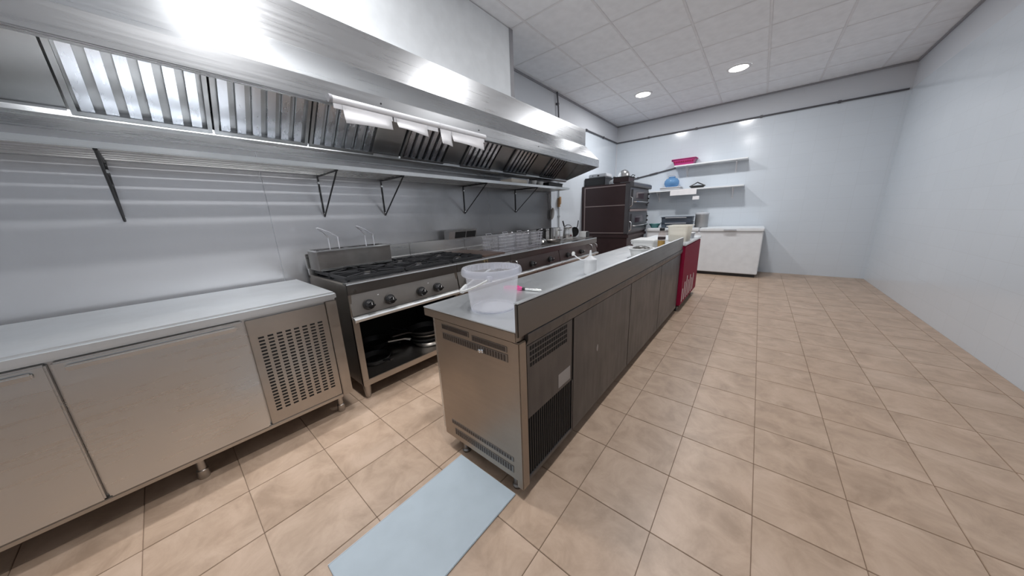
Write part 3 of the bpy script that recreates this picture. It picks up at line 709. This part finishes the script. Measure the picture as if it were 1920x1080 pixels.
# compressor bay on the long side: louvred panel above an open black grille
CX = BX1
lp = obj('compressor_panel', B().box(CX-.010, CX+.004, IY0+.058, 1.296, .410, .770, .003), 'steel_worn', isl)
for k in range(4):
    z = .748-k*.026
    b = B()
    n = 17
    for i in range(n):
        y = .918+i*(1.246-.918)/n; b.box(CX+.0025, CX+.0050, y, y+.0125, z-.009, z+.009)
    obj('louvre_row', b, 'void', lp)
obj('sticker', B().box(CX+.004, CX+.005, 1.155, 1.276, .432, .508), 'sticker', lp)
gf = obj('grille_frame', B().box(CX-.008, CX+.004, IY0+.058, .884, .075, .408, .002).box(CX-.008, CX+.004, 1.298, 1.312, .075, .408, .002).box(CX-.008, CX+.004, .884, 1.298, .075, .100, .002), 'steel_worn', isl)
obj('grille_back', B().box(CX-.0055, CX-.003, .884, 1.298, .100, .408), 'void', gf)
for k in range(22):
    y = .890+k*(.404/22); obj('grille_fin', B().box(CX-.003, CX+.001, y, y+.005, .100, .408), 'black', gf)
for ya, yb in ((1.314, 2.236), (2.240, 3.158), (3.162, 4.088)):
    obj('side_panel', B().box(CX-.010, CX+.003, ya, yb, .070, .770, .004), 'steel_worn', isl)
obj('worn_spot', B().lathe([(0, 0), (.018, 0), (.018, .001), (0, .001)], (0, 0, 0), 18, sx=1.3, sy=.7).xf(Matrix.Translation((CX+.003, 1.634, .472)) @ Matrix.Rotation(PI/2, 4, 'Y')), 'sticker', isl)
obj('bottom_skirt', B().box(CX-.022, CX-.008, IY0+.06, IY1-.02, .062, .10), 'steel_dark', isl)
# doors facing the cooking line
ya = IY0+.55
obj('machine_door', B().box(BX0-.012, BX0+.03, IY0+.012, ya-.006, .118, .798, .004), 'steel_h', isl)
for k in range(5):
    y0_, y1_ = ya+k*.53, ya+k*.53+.522
    d = obj('door', B().box(BX0-.012, BX0+.03, y0_, y1_, .118, .798, .005), 'steel_h', isl)
    obj('handle', B().box(BX0-.028, BX0-.012, y0_+.02, y1_-.02, .752, .776, .004), 'chrome', d)
for x in (-1.135, -.760):
    for y in (IY0+.055, 1.65, 2.48, 3.3, IY1-.06): obj('leg', B().lathe([(0, 0), (.024, 0), (.026, .012), (.020, .02), (.020, .10), (0, .10)], (x, y, 0), 16), 'steel_dark', isl)

# ---- things on the island
WT = .8505
bx_, by_ = -1.0, 1.035
bk = thing('bucket', 'translucent white plastic bucket with bail handle on the near end of the island', 'bucket', (bx_, by_, WT))
obj('bucket_wall', B().lathe([(0, .004), (.112, .004), (.117, .010), (.133, .165), (.136, .168), (.136, .172), (.134, .172), (.137, .208), (.134, .208), (.131, .172), (.128, .150), (.113, .012), (.108, .008), (0, .008)], (bx_, by_, WT), 48), 'bucket', bk)
obj('bottom_ring', B().lathe([(.104, 0), (.114, 0), (.116, .006), (.104, .006), (.104, 0)], (bx_, by_, WT), 48), 'bucketrim', bk)
rim = obj('rim_band', B().lathe([(.1375, .175), (.149, .175), (.152, .182), (.150, .202), (.146, .209), (.1375, .209), (.1375, .175)], (bx_, by_, WT), 48), 'bucketrim', bk)
b = B()
for k in range(48):
    a = 2*PI*k/48; b.box(-.0015, .0015, .1335, .1375, .178, .203)
    bmesh.ops.transform(b.bm, matrix=Matrix.Translation((bx_, by_, WT)) @ Matrix.Rotation(a, 4, 'Z'), verts=b.bm.verts[-8:])
obj('rim_ribs', b, 'bucketrim', rim, kind='stuff')
# bail handle: hinged at two points of the rim, fallen against the side that faces the stove
ha = math.radians(52)
pts = []
for k in range(25):
    f = k/24; a = PI*f
    lx = .155*math.cos(a); out = .155*math.sin(a)
    pts.append(Vector((lx, out, .178-.082*math.sin(a))))
rot = Matrix.Translation((bx_, by_, WT)) @ Matrix.Rotation(math.radians(130), 4, 'Z')
hb = B().tube([rot @ p for p in pts], .0052, 8)
hd = obj('bail_handle', hb, 'white', bk)
gp = [rot @ p for p in pts[9:16]]
obj('grip', B().tube(gp, .0105, 10), 'white', hd)
for s in (-1, 1):
    p = rot @ Vector((s*.152, 0, .178)); obj('hinge', B().lathe([(0, -.014), (.012, -.012), (.014, 0), (.012, .012), (0, .014)], tuple(p), 14), 'bucketrim', bk)
# lighter
lt = thing('gas_lighter', 'pink gas lighter with steel barrel lying behind the bucket on the island', 'lighter', (-1.082, 1.388, WT), (0, 0, math.radians(11)))
obj('grip', B().prism([(-.13, .0), (-.13, .016), (-.10, .022), (-.02, .020), (.0, .015), (.0, .003), (-.02, 0)], -.011, .011), 'hotpink', lt, local=True)
obj('collar', B().cyl((.0, 0, .010), (.018, 0, .010), .0095, .0075, seg=12), 'black', lt, local=True)
obj('barrel', B().cyl((.018, 0, .010), (.125, 0, .010), .0062, seg=12), 'chrome', lt, local=True)
obj('trigger', B().box(-.045, -.025, -.004, .004, .016, .028, .002), 'hotpink', lt, local=True)
# squeeze bottle
sx, sy = -.945, 2.06
sq = thing('squeeze_bottle', 'translucent white squeeze bottle with its cap hanging open on the island', 'bottle', (sx, sy, WT))
obj('bottle_body', B().lathe([(0, 0), (.043, 0), (.047, .005), (.047, .082), (.045, .088), (.045, .094), (0, .094)], (sx, sy, WT)), 'squeeze', sq)
cp = obj('screw_cap', B().lathe([(0, .094), (.047, .094), (.047, .113), (.040, .119), (.022, .130), (.012, .138), (.0095, .148), (.006, .180), (0, .181)], (sx, sy, WT)), 'squeeze', sq)
obj('tip_strap', B().tube([(sx-.045, sy-.01, WT+.104), (sx-.070, sy-.015, WT+.106), (sx-.098, sy-.02, WT+.120), (sx-.125, sy-.025, WT+.142)], .0042), 'squeeze', cp)
obj('tip_cap', B().lathe([(0, -.014), (.011, -.014), (.013, .006), (.008, .016), (0, .016)], (sx-.130, sy-.026, WT+.150), 14), 'white', cp)
# bowl of olives
def open_tub(name, label, cat, c, hx, hy, h, t_, mat, parts=(), flare=.02, rimw=.012, rz=0.):
    root = thing(name, label, cat, c, (0, 0, rz)); b = B()
    def ring(sx_, sy_, z, r=.03):
        out = []
        for qx, qy, a0 in ((1, 1, 0), (-1, 1, 90), (-1, -1, 180), (1, -1, 270)):
            for k in range(5):
                a = math.radians(a0+k*22.5); out.append(((sx_-r)*qx+r*math.cos(a), (sy_-r)*qy+r*math.sin(a), z))
        return [b.bm.verts.new(p) for p in out]
    prof = [(-flare, 0), (0, h), (rimw, h), (rimw, h-.006), (-.001+t_*0, h-.008)]
    rings = [ring(hx-flare, hy-flare, 0), ring(hx-.004, hy-.004, h-.008), ring(hx+rimw, hy+rimw, h-.008), ring(hx+rimw, hy+rimw, h), ring(hx-t_, hy-t_, h), ring(hx-flare-t_, hy-flare-t_, t_)]
    for A, C in zip(rings, rings[1:]):
        n = len(A)
        for i in range(n): b.bm.faces.new((A[i], A[(i+1) % n], C[(i+1) % n], C[i]))
    b.bm.faces.new(rings[0][::-1]); b.bm.faces.new(rings[-1])
    obj('tub_body', b, mat, root, local=True)
    return root
tb_ = thing('olive_bowl', 'white plastic bowl with dark filling behind the island lip', 'bowl', (-.885, 3.12, WT))
obj('bowl_shell', B().lathe([(0, 0), (.085, 0), (.09, .004), (.112, .082), (.128, .084), (.128, .090), (.110, .090), (.108, .085), (.088, .008), (0, .006)], (0, 0, 0), 36), 'white', tb_, local=True)
obj('filling', B().lathe([(0, .112), (.045, .106), (.075, .092), (.095, .072), (0, .070)], (0, 0, 0), 24), 'olive', tb_, local=True, label='dark mound of food')
rnd = random.Random(3)
b = B()
for k in range(60):
    a = rnd.random()*2*PI; r = rnd.random()**.5*.075; z = .106-.018*(r/.075)**2
    b.lathe([(0, -.006), (.005, -.004), (.007, 0), (.005, .004), (0, .006)], (r*math.cos(a), r*math.sin(a), z+.002), 6)
obj('olives', b, 'olive', tb_, local=True, kind='stuff')
# low white container
ct = open_tub('food_container', 'shallow white plastic food container beside the oil bottle on the island', 'container', (-1.03, 3.86, WT), .13, .20, .105, .003, 'white', flare=.015)
obj('lid', B().box(-.138, .138, -.208, .208, .1055, .118, .006), 'white', ct, local=True)
# oil bottle
ox, oy = -.800, 3.55
ob = thing('oil_bottle', 'tall bottle of golden oil with black cap behind the island lip', 'bottle', (ox, oy, WT))
obj('oil', B().lathe([(0, .002), (.034, .002), (.036, .008), (.036, .128), (0, .128)], (ox, oy, WT)), 'oil', ob)
obj('bottle_wall', B().lathe([(0, 0), (.036, 0), (.0385, .006), (.0385, .18), (.034, .205), (.022, .225), (.020, .238), (0, .238)], (ox, oy, WT)), 'oilglass', ob)
obj('label_band', B().lathe([(.0386, .140), (.0392, .140), (.0392, .168), (.0386, .168), (.0386, .140)], (ox, oy, WT)), 'label', ob)
obj('cap', B().lathe([(0, .236), (.026, .236), (.026, .262), (.023, .265), (0, .265)], (ox, oy, WT)), 'black', ob)

# ---- crimson chest beyond the island
CY0, CY1 = 4.13, 5.35
ch = thing('drinks_chest', 'crimson drinks chest with white streaks and castors at the island end', 'chest', (-1.0, 4.7, 0))
obj('chest_body', B().box(-1.30, -.652, CY0, CY1, .085, .865, .012), 'crimson', ch)
obj('chest_lid', B().box(-1.31, -.644, CY0-.008, CY1+.008, .865, .905, .010), 'enamel', ch)
for k in range(7):
    y = CY0+.07+k*.13; hgt = (.17, .24, .30, .22, .27, .2, .25)[k]
    obj('white_streak', B().prism([(y, .13), (y+.035, .13), (y+.05, .13+hgt), (y+.015, .13+hgt)], -.6515, -.6500, 'x'), 'white', ch)
obj('base_trim', B().box(-1.29, -.662, CY0+.01, CY1-.01, .075, .085), 'black', ch)
for x in (-1.24, -.71):
    for y in (CY0+.07, CY1-.07):
        cs = obj('castor', B().cyl((x-.014, y, .034), (x+.014, y, .034), .034, seg=18), 'black', ch)
        obj('fork', B().box(x-.022, x-.016, y-.016, y+.016, .03, .076).box(x+.016, x+.022, y-.016, y+.016, .03, .076).box(x-.022, x+.022, y-.016, y+.016, .070, .076), 'galv', cs)
tbig = open_tub('large_food_tub', 'large cream rectangular food tub standing on the crimson chest', 'tub', (-.775, 4.40, .9055), .12, .19, .20, .004, 'cream', flare=.02, rimw=.014)
obj('dough', B().box(-.092, .092, -.16, .16, .006, .125, .02), 'offwhite', tbig, local=True, label='pale dough filling')
gb = open_tub('small_grey_tub', 'small grey plastic tub on the crimson chest beside the cream tub', 'tub', (-.735, 4.86, .9055), .06, .10, .07, .003, 'lightgrey', flare=.01, rimw=.006)
obj('lid', B().box(-.064, .064, -.104, .104, .0705, .078, .003), 'white', gb, local=True)

# ================================================================== PIZZA OVEN
OX0, OX1, OY0, OY1 = -2.94, -1.945, 5.914, 7.11
ov = thing('pizza_oven', 'dark brown double deck pizza oven standing in the corner', 'pizza oven', (-2.45, 6.5, 0))
obj('stand', B().box(OX0+.02, OX1-.03, OY0+.03, OY1-.03, .10, .80, .006), 'brown', ov)
obj('stand_rail', B().box(OX0, OX1+.005, OY0, OY1, .80, .86, .006), 'brown', ov)
for x in (OX0+.07, OX1-.07):
    for y in (OY0+.07, OY1-.07): obj('foot', B().lathe([(0, 0), (.03, 0), (.03, .02), (.02, .03), (.02, .10), (0, .10)], (x, y, 0), 14), 'black', ov)
obj('oven_body', B().box(OX0, OX1-.02, OY0+.012, OY1, .86, 1.80, .004), 'brown', ov)
obj('top_panel', B().box(OX0, OX1-.01, OY0, OY1, 1.80, 1.845, .004), 'brown', ov)
for za, zb in ((.905, 1.425), (1.44, 1.795)):
    obj('brown_panel', B().box(-2.865, -2.035, OY0+.004, OY0+.012, za, zb, .002), 'brown', ov)
tr = B()
for (xa, xb, za, zb) in ((-2.885, -2.865, .90, 1.815), (-2.865, -2.035, 1.795, 1.815), (-2.865, -2.035, 1.424, 1.441), (-2.865, -2.035, .888, .904)):
    obj('edge_trim', B().box(xa, xb, OY0-.003, OY0+.012, za, zb, .002), 'trimb', ov)
obj('front_post', B().box(-2.035, OX1-.012, OY0-.004, OY0+.03, .88, 1.83, .004), 'ovenfront', ov)
obj('rear_post', B().box(OX0, -2.885, OY0+.002, OY0+.012, .86, 1.815, .002), 'brown', ov)
obj('front_hood', B().prism([(OX1-.03, 1.76), (OX1+.05, 1.76), (OX1+.06, 1.775), (OX1+.06, 1.835), (OX1+.03, 1.858), (OX1-.20, 1.858), (OX1-.20, 1.845), (OX1-.03, 1.845)], OY0, OY1), 'ovenfront', ov)
for zd in (.90, 1.36):
    dk = obj('deck_front', B().box(OX1-.02, OX1, OY0, OY1, zd, zd+.40, .004), 'ovenfront', ov)
    dr = obj('deck_door', B().box(OX1, OX1+.022, OY0+.10, OY1-.12, zd+.10, zd+.36, .005), 'ovenfront', ov)
    obj('glass', B().box(OX1+.0215, OX1+.024, OY0+.30, OY1-.38, zd+.19, zd+.32, .001), 'glassdark', dr)
    obj('handle', B().tube([(OX1+.022, OY0+.18, zd+.13), (OX1+.062, OY0+.18, zd+.13), (OX1+.062, OY1-.2, zd+.13), (OX1+.022, OY1-.2, zd+.13)], .011), 'chrome', dr)
    obj('control_plate', B().box(OX1, OX1+.008, OY1-.11, OY1-.01, zd+.05, zd+.36, .002), 'black', dk)
    for q in range(3): obj('oven_knob', B().cyl((OX1+.008, OY1-.06, zd+.12+q*.09), (OX1+.04, OY1-.06, zd+.12+q*.09), .018, .015, seg=14), 'black', dk)
    obj('side_pull', B().tube([(OX1, OY0+.035, zd+.04), (OX1+.035, OY0+.035, zd+.06), (OX1+.035, OY0+.035, zd+.20), (OX1, OY0+.035, zd+.22)], .009), 'chrome', dk)
obj('vent_strip', B().box(OX1, OX1+.004, OY0+.02, OY1-.02, 1.308, 1.352), 'trimb', ov)
# things on the oven
OT = 1.8455
t = thing('black_appliance', 'black boxy tray carrier on the oven top against the wall', 'box', (-2.7, 6.2, OT))
obj('box_body', B().box(-2.93, -2.50, 6.02, 6.42, OT, OT+.16, .014), 'black', t)
obj('box_rim', B().box(-2.935, -2.49, 6.01, 6.43, OT+.13, OT+.165, .008), 'black', t)
t = thing('egg_carton', 'pale grey cardboard box lying on the black carrier on the oven', 'box', (-2.7, 6.2, OT+.1655))
obj('carton_body', B().box(-2.86, -2.48, 6.04, 6.36, OT+.1655, OT+.235, .012), 'lightgrey', t)
obj('carton_mark', B().box(-2.67, -2.63, 6.0385, 6.0405, OT+.185, OT+.215), 'black', t)
obj('carton_mark', B().box(-2.78, -2.76, 6.0385, 6.0405, OT+.195, OT+.210), 'black', t)
t = thing('plastic_bag', 'crumpled clear plastic bag between the boxes on the oven top', 'bag', (-2.40, 6.15, OT))
b = B(); rnd = random.Random(5)
b.lathe([(0, 0), (.035, 0), (.045, .03), (.04, .07), (.025, .09), (0, .10)], (-2.415, 6.16, OT), 14)
for v_ in b.bm.verts:
    if v_.co.z > OT+.005: v_.co += Vector((rnd.uniform(-.008, .008), rnd.uniform(-.012, .012), rnd.uniform(-.008, .008)))
obj('bag_film', b, 'clear', t, smooth=False)
t = thing('roasting_tin', 'dark roasting tin with side handles on the front of the oven top', 'tin', (-2.18, 6.2, OT+.013))
OT2 = OT+.013
obj('tin_body', B().box(-2.33, -2.03, 6.02, 6.38, OT2, OT2+.11, .012), 'brown', t)
obj('tin_rim', B().box(-2.335, -2.02, 6.01, 6.39, OT2+.098, OT2+.116, .004), 'blackmetal', t)
for x in (-2.335, -2.02): obj('handle', B().tube([(x, 6.12, OT2+.107), (x+(.03 if x > -2.1 else -.03), 6.13, OT2+.14), (x+(.03 if x > -2.1 else -.03), 6.27, OT2+.14), (x, 6.28, OT2+.107)], .006), 'blackmetal', t)
t = thing('steel_bowl', 'polished steel bowl turned upside down on the roasting tin', 'bowl', (-2.18, 6.2, OT2+.1165))
obj('bowl_shell', B().lathe([(.125, 0), (.128, .004), (.118, .05), (.09, .10), (.05, .128), (0, .136)], (-2.18, 6.2, OT2+.1165), 36), 'chrome', t)
obj('bowl_foot', B().lathe([(.03, .133), (.03, .142), (.026, .142), (.026, .134)], (-2.18, 6.2, OT2+.1165), 24), 'chrome', t)

# ================================================================== PIPES ON THE WALLS
cd = thing('conduit_pipe', 'dark conduit pipe running round the corner high on the white walls', 'pipe', (XW+.02, YB-.02, 2.95))
obj('conduit_run', B().tube([(XW+.021, 6.06, 2.95), (XW+.021, YB-.05, 2.955), (XW+.028, YB-.028, 2.955), (XW+.05, YB-.021, 2.955), (XR-.03, YB-.021, 2.955)], .014), 'pipe', cd)
obj('end_cap', B().cyl((XW+.021, 6.02, 2.95), (XW+.021, 6.07, 2.95), .022, seg=14), 'pipe', cd)
for y in (6.9,): obj('pipe_clip', B().box(XW, XW+.040, y-.02, y+.02, 2.932, 2.972, .003), 'pipe', cd)
for x in (-2.2, -1.25, -.2, .8): obj('pipe_clip', B().box(x-.02, x+.02, YB-.040, YB, 2.935, 2.975, .003), 'pipe', cd)
sl = thing('slanting_pipe', 'dark slanting pipe on the back wall between oven and upper shelf', 'pipe', (-2.0, YB-.02, 2.12))
obj('pipe_run', B().tube([(-2.62, YB-.021, 2.055), (-2.07, YB-.021, 2.138), (-1.575, YB-.021, 2.217)], .014), 'pipe', sl)
obj('pipe_joint', B().tube([(-2.12, YB-.021, 2.130), (-1.95, YB-.021, 2.157)], .020), 'pipe', sl)
obj('pipe_clip', B().box(-2.40, -2.37, YB-.040, YB, 2.07, 2.11, .003), 'pipe', sl)
gv = thing('gas_valve', 'grey gas pipe with rusty valve on white wall beside the splashback', 'valve', (-2.92, 4.94, 1.1))
obj('pipe_run', B().tube([(-2.93, 4.945, .90), (-2.93, 4.945, 1.36), (-2.93, 4.945, 1.90)], .011), 'galv', gv)
obj('valve_body', B().cyl((-2.93, 4.945, 1.44), (-2.93, 4.945, 1.60), .028, .02, seg=14).cyl((-2.93, 4.945, 1.50), (-2.89, 4.945, 1.50), .014, seg=12), 'orange', gv)
obj('valve_lever', B().box(-2.895, -2.885, 4.90, 4.96, 1.49, 1.62, .004), 'orange', gv)
obj('pipe_clip', B().box(XW, -2.915, 4.925, 4.965, 1.25, 1.28, .003), 'galv', gv)
hp = thing('hanging_skimmer', 'dark oval skimmer hanging at the edge of the splashback', 'skimmer', (-2.92, 4.66, 1.25))
skm = Matrix.Translation((-2.915, 4.67, 1.32)) @ Matrix.Rotation(math.radians(-14), 4, 'X') @ Matrix.Rotation(PI/2, 4, 'Y')
obj('skimmer_blade', B().lathe([(0, 0), (.07, .004), (.085, .012), (.083, .015), (.068, .008), (0, .004)], (0, 0, 0), 28, sx=1.25, sy=.75).xf(skm), 'steel_dark', hp)
obj('skimmer_handle', B().tube([(-2.91, 4.645, 1.42), (-2.915, 4.61, 1.58), (-2.925, 4.60, 1.66)], .006), 'steel_dark', hp)
obj('wall_hook', B().tube([(-2.943, 4.60, 1.665), (-2.915, 4.60, 1.665), (-2.91, 4.60, 1.68)], .004), 'chrome', hp)

# ================================================================== BACK WALL SHELVES AND STORES
def wshelf(name, label, x0, x1, z, d, yb=YB):
    t = thing(name, label, 'shelf', ((x0+x1)/2, yb, z-.03))
    obj('board', B().box(x0, x1, yb-d, yb-.0005, z-.028, z, .003), 'enamel', t)
    for x in (x0+.22, x1-.18):
        obj('bracket', B().box(x-.012, x+.012, yb-.012, yb-.0005, z-.24, z-.028).box(x-.012, x+.012, yb-d+.05, yb-.012, z-.042, z-.028)
            .prism([(yb-.012, z-.22), (yb-.012, z-.20), (yb-d+.08, z-.042), (yb-d+.06, z-.042)], x-.004, x+.004, 'x'), 'tbar', t)
    return t
wshelf('upper_shelf', 'short white shelf carrying the pink basket on the back wall', -1.56, -.3, 2.235, .28)
wshelf('lower_shelf', 'long white shelf carrying the blue jug on the back wall', -2.09, -.3, 1.735, .34)
t = open_tub('pink_basket', 'pink plastic basket on the upper shelf of the back wall', 'basket', (-1.39, YB-.16, 2.2355), .22, .135, .125, .004, 'pink', flare=.045, rimw=.012)
for s in (-1, 1): obj('handle', B().box(s*.236-.012, s*.236+.012, -.05, .05, .10, .119, .003), 'pink', t, local=True)
b = B()
for k in range(11): b.box(-.17+k*.034-.008, -.17+k*.034+.008, -.131, -.120, .05, .09)
obj('basket_slots', b.xf(Matrix.Translation((0, .012, 0))), 'crimson', t, local=True, kind='stuff')
LS = 1.7355
t = thing('blue_jug', 'round translucent blue plastic jug on the lower back wall shelf', 'jug', (-1.60, YB-.18, LS+.0615))
c = (-1.60, YB-.18, LS+.0615)
obj('jug_body', B().lathe([(0, 0), (.09, 0), (.13, .03), (.148, .08), (.145, .13), (.11, .178), (.06, .198), (.058, .205), (0, .205)], c, 36), 'blue', t)
obj('jug_lid', B().lathe([(0, .205), (.065, .205), (.065, .222), (0, .226)], c, 28), 'blue', t)
obj('handle', B().tube([(c[0]-.075, c[1], c[2]+.20), (c[0]-.085, c[1], c[2]+.245), (c[0]-.03, c[1], c[2]+.262), (c[0]+.05, c[1], c[2]+.255), (c[0]+.085, c[1], c[2]+.205)], .010), 'lightgrey', t)
t = thing('grey_tray', 'light grey plastic tray under the blue jug on the shelf', 'tray', (-1.60, YB-.18, LS))
obj('tray_body', B().box(-1.80, -1.40, YB-.32, YB-.03, LS, LS+.045, .01), 'lightgrey', t)
obj('tray_lid', B().box(-1.81, -1.39, YB-.33, YB-.02, LS+.045, LS+.061, .006), 'tbar', t)
t = thing('black_pan', 'black pan with upright grip at the end of the lower shelf', 'pan', (-1.10, YB-.18, LS))
obj('pan_body', B().lathe([(0, 0), (.10, 0), (.155, .05), (.15, .05), (.098, .006), (0, .006)], (-1.10, YB-.18, LS), 32), 'black', t)
obj('handle', B().tube([(-1.10-.14, YB-.18, LS+.046), (-1.10, YB-.18, LS+.12), (-1.10+.14, YB-.18, LS+.046)], .012), 'black', t)
t = tag(obj('shelf_notice', B().box(-1.58, -1.08, YB-.3425, YB-.3405, LS-.125, LS-.002, .0005), 'paper'), 'white paper notice hanging from the front of the lower shelf', 'paper')
t = tag(obj('price_card', B().box(-1.14, -1.02, YB-.3425, YB-.3405, LS-.235, LS-.165, .0005), 'paper'), 'small white card below the shelf notice', 'card')
t.location = (0, 0, 0)
card_clip = obj('card_string', B().box(-1.082, -1.078, YB-.342, YB-.341, LS-.166, LS-.124), 'trim', t)
FZ0, FX0, FX1, FY0 = .93, -1.90, .1, 7.0
fz_ = thing('chest_freezer', 'long white chest freezer along the back wall under the shelves', 'freezer', (-.9, 7.35, 0))
obj('freezer_body', B().box(FX0, FX1, FY0+.02, YB-.03, .06, .86, .012), 'enamel', fz_)
for xa, xb in ((FX0-.005, -.905), (-.895, FX1+.005)):
    l_ = obj('freezer_lid', B().box(xa, xb, FY0, YB-.025, .862, FZ0, .012), 'enamel', fz_)
    obj('lid_handle', B().box((xa+xb)/2-.10, (xa+xb)/2+.10, FY0-.022, FY0, .875, .905, .006), 'lightgrey', l_)
obj('kick_plate', B().box(FX0+.03, FX1-.03, FY0+.05, YB-.06, 0, .06), 'black', fz_)
for k, (lab, zz) in enumerate((('slate blue plastic crate at the bottom of the stack on the freezer', 0), ('slate blue plastic crate on top of the stack on the freezer', 1))):
    z = FZ0+.0005+zz*.1155
    t = open_tub('plastic_crate', lab, 'crate', (-1.36, 7.30, z), .29, .19, .115, .006, 'slate', flare=.012, rimw=.010)
    t['group'] = 'crates stacked on the freezer'
    obj('grip_band', B().box(-.20, .20, -.2085, -.2005, .09, .104, .002), 'lightgrey', t, local=True)
t = thing('teal_basin', 'teal plastic basin on the freezer in front of the crates', 'basin', (-1.70, 7.16, FZ0+.0005))
t2 = obj('basin_shell', B().lathe([(0, 0), (.07, 0), (.115, .085), (.122, .085), (.122, .079), (.112, .075), (.066, .004), (0, .004)], (-1.795, 7.23, FZ0+.0005), 28), 'teal', t)
obj('basin_rim', B().tube([(-1.795+.12*math.cos(2*PI*k/24), 7.23+.12*math.sin(2*PI*k/24), FZ0+.085) for k in range(24)], .005, 6, True), 'teal', t)
t = thing('steel_canister', 'grey lidded canister standing beside the crates on the freezer', 'canister', (-.92, 7.35, FZ0+.0005))
obj('canister_body', B().lathe([(0, 0), (.115, 0), (.12, .006), (.12, .26), (0, .26)], (-.92, 7.35, FZ0+.0005), 32), 'galv', t)
obj('canister_lid', B().lathe([(0, .26), (.126, .26), (.126, .285), (.10, .30), (.02, .305), (.02, .325), (0, .327)], (-.92, 7.35, FZ0+.0005), 32), 'lightgrey', t)

# ---- pale sheet lying on the floor at the end of the island
sh = thing('floor_sheet', 'pale blue rectangular sheet lying on the floor at the island end', 'floor sheet', (-.93, .43, 0))
obj('sheet_board', B().box(-1.125, -.735, .16, .842, .0005, .008, .002), 'mat', sh)
obj('sheet_edge', B().box(-1.129, -1.125, .16, .842, .0005, .007), 'lightgrey', sh)
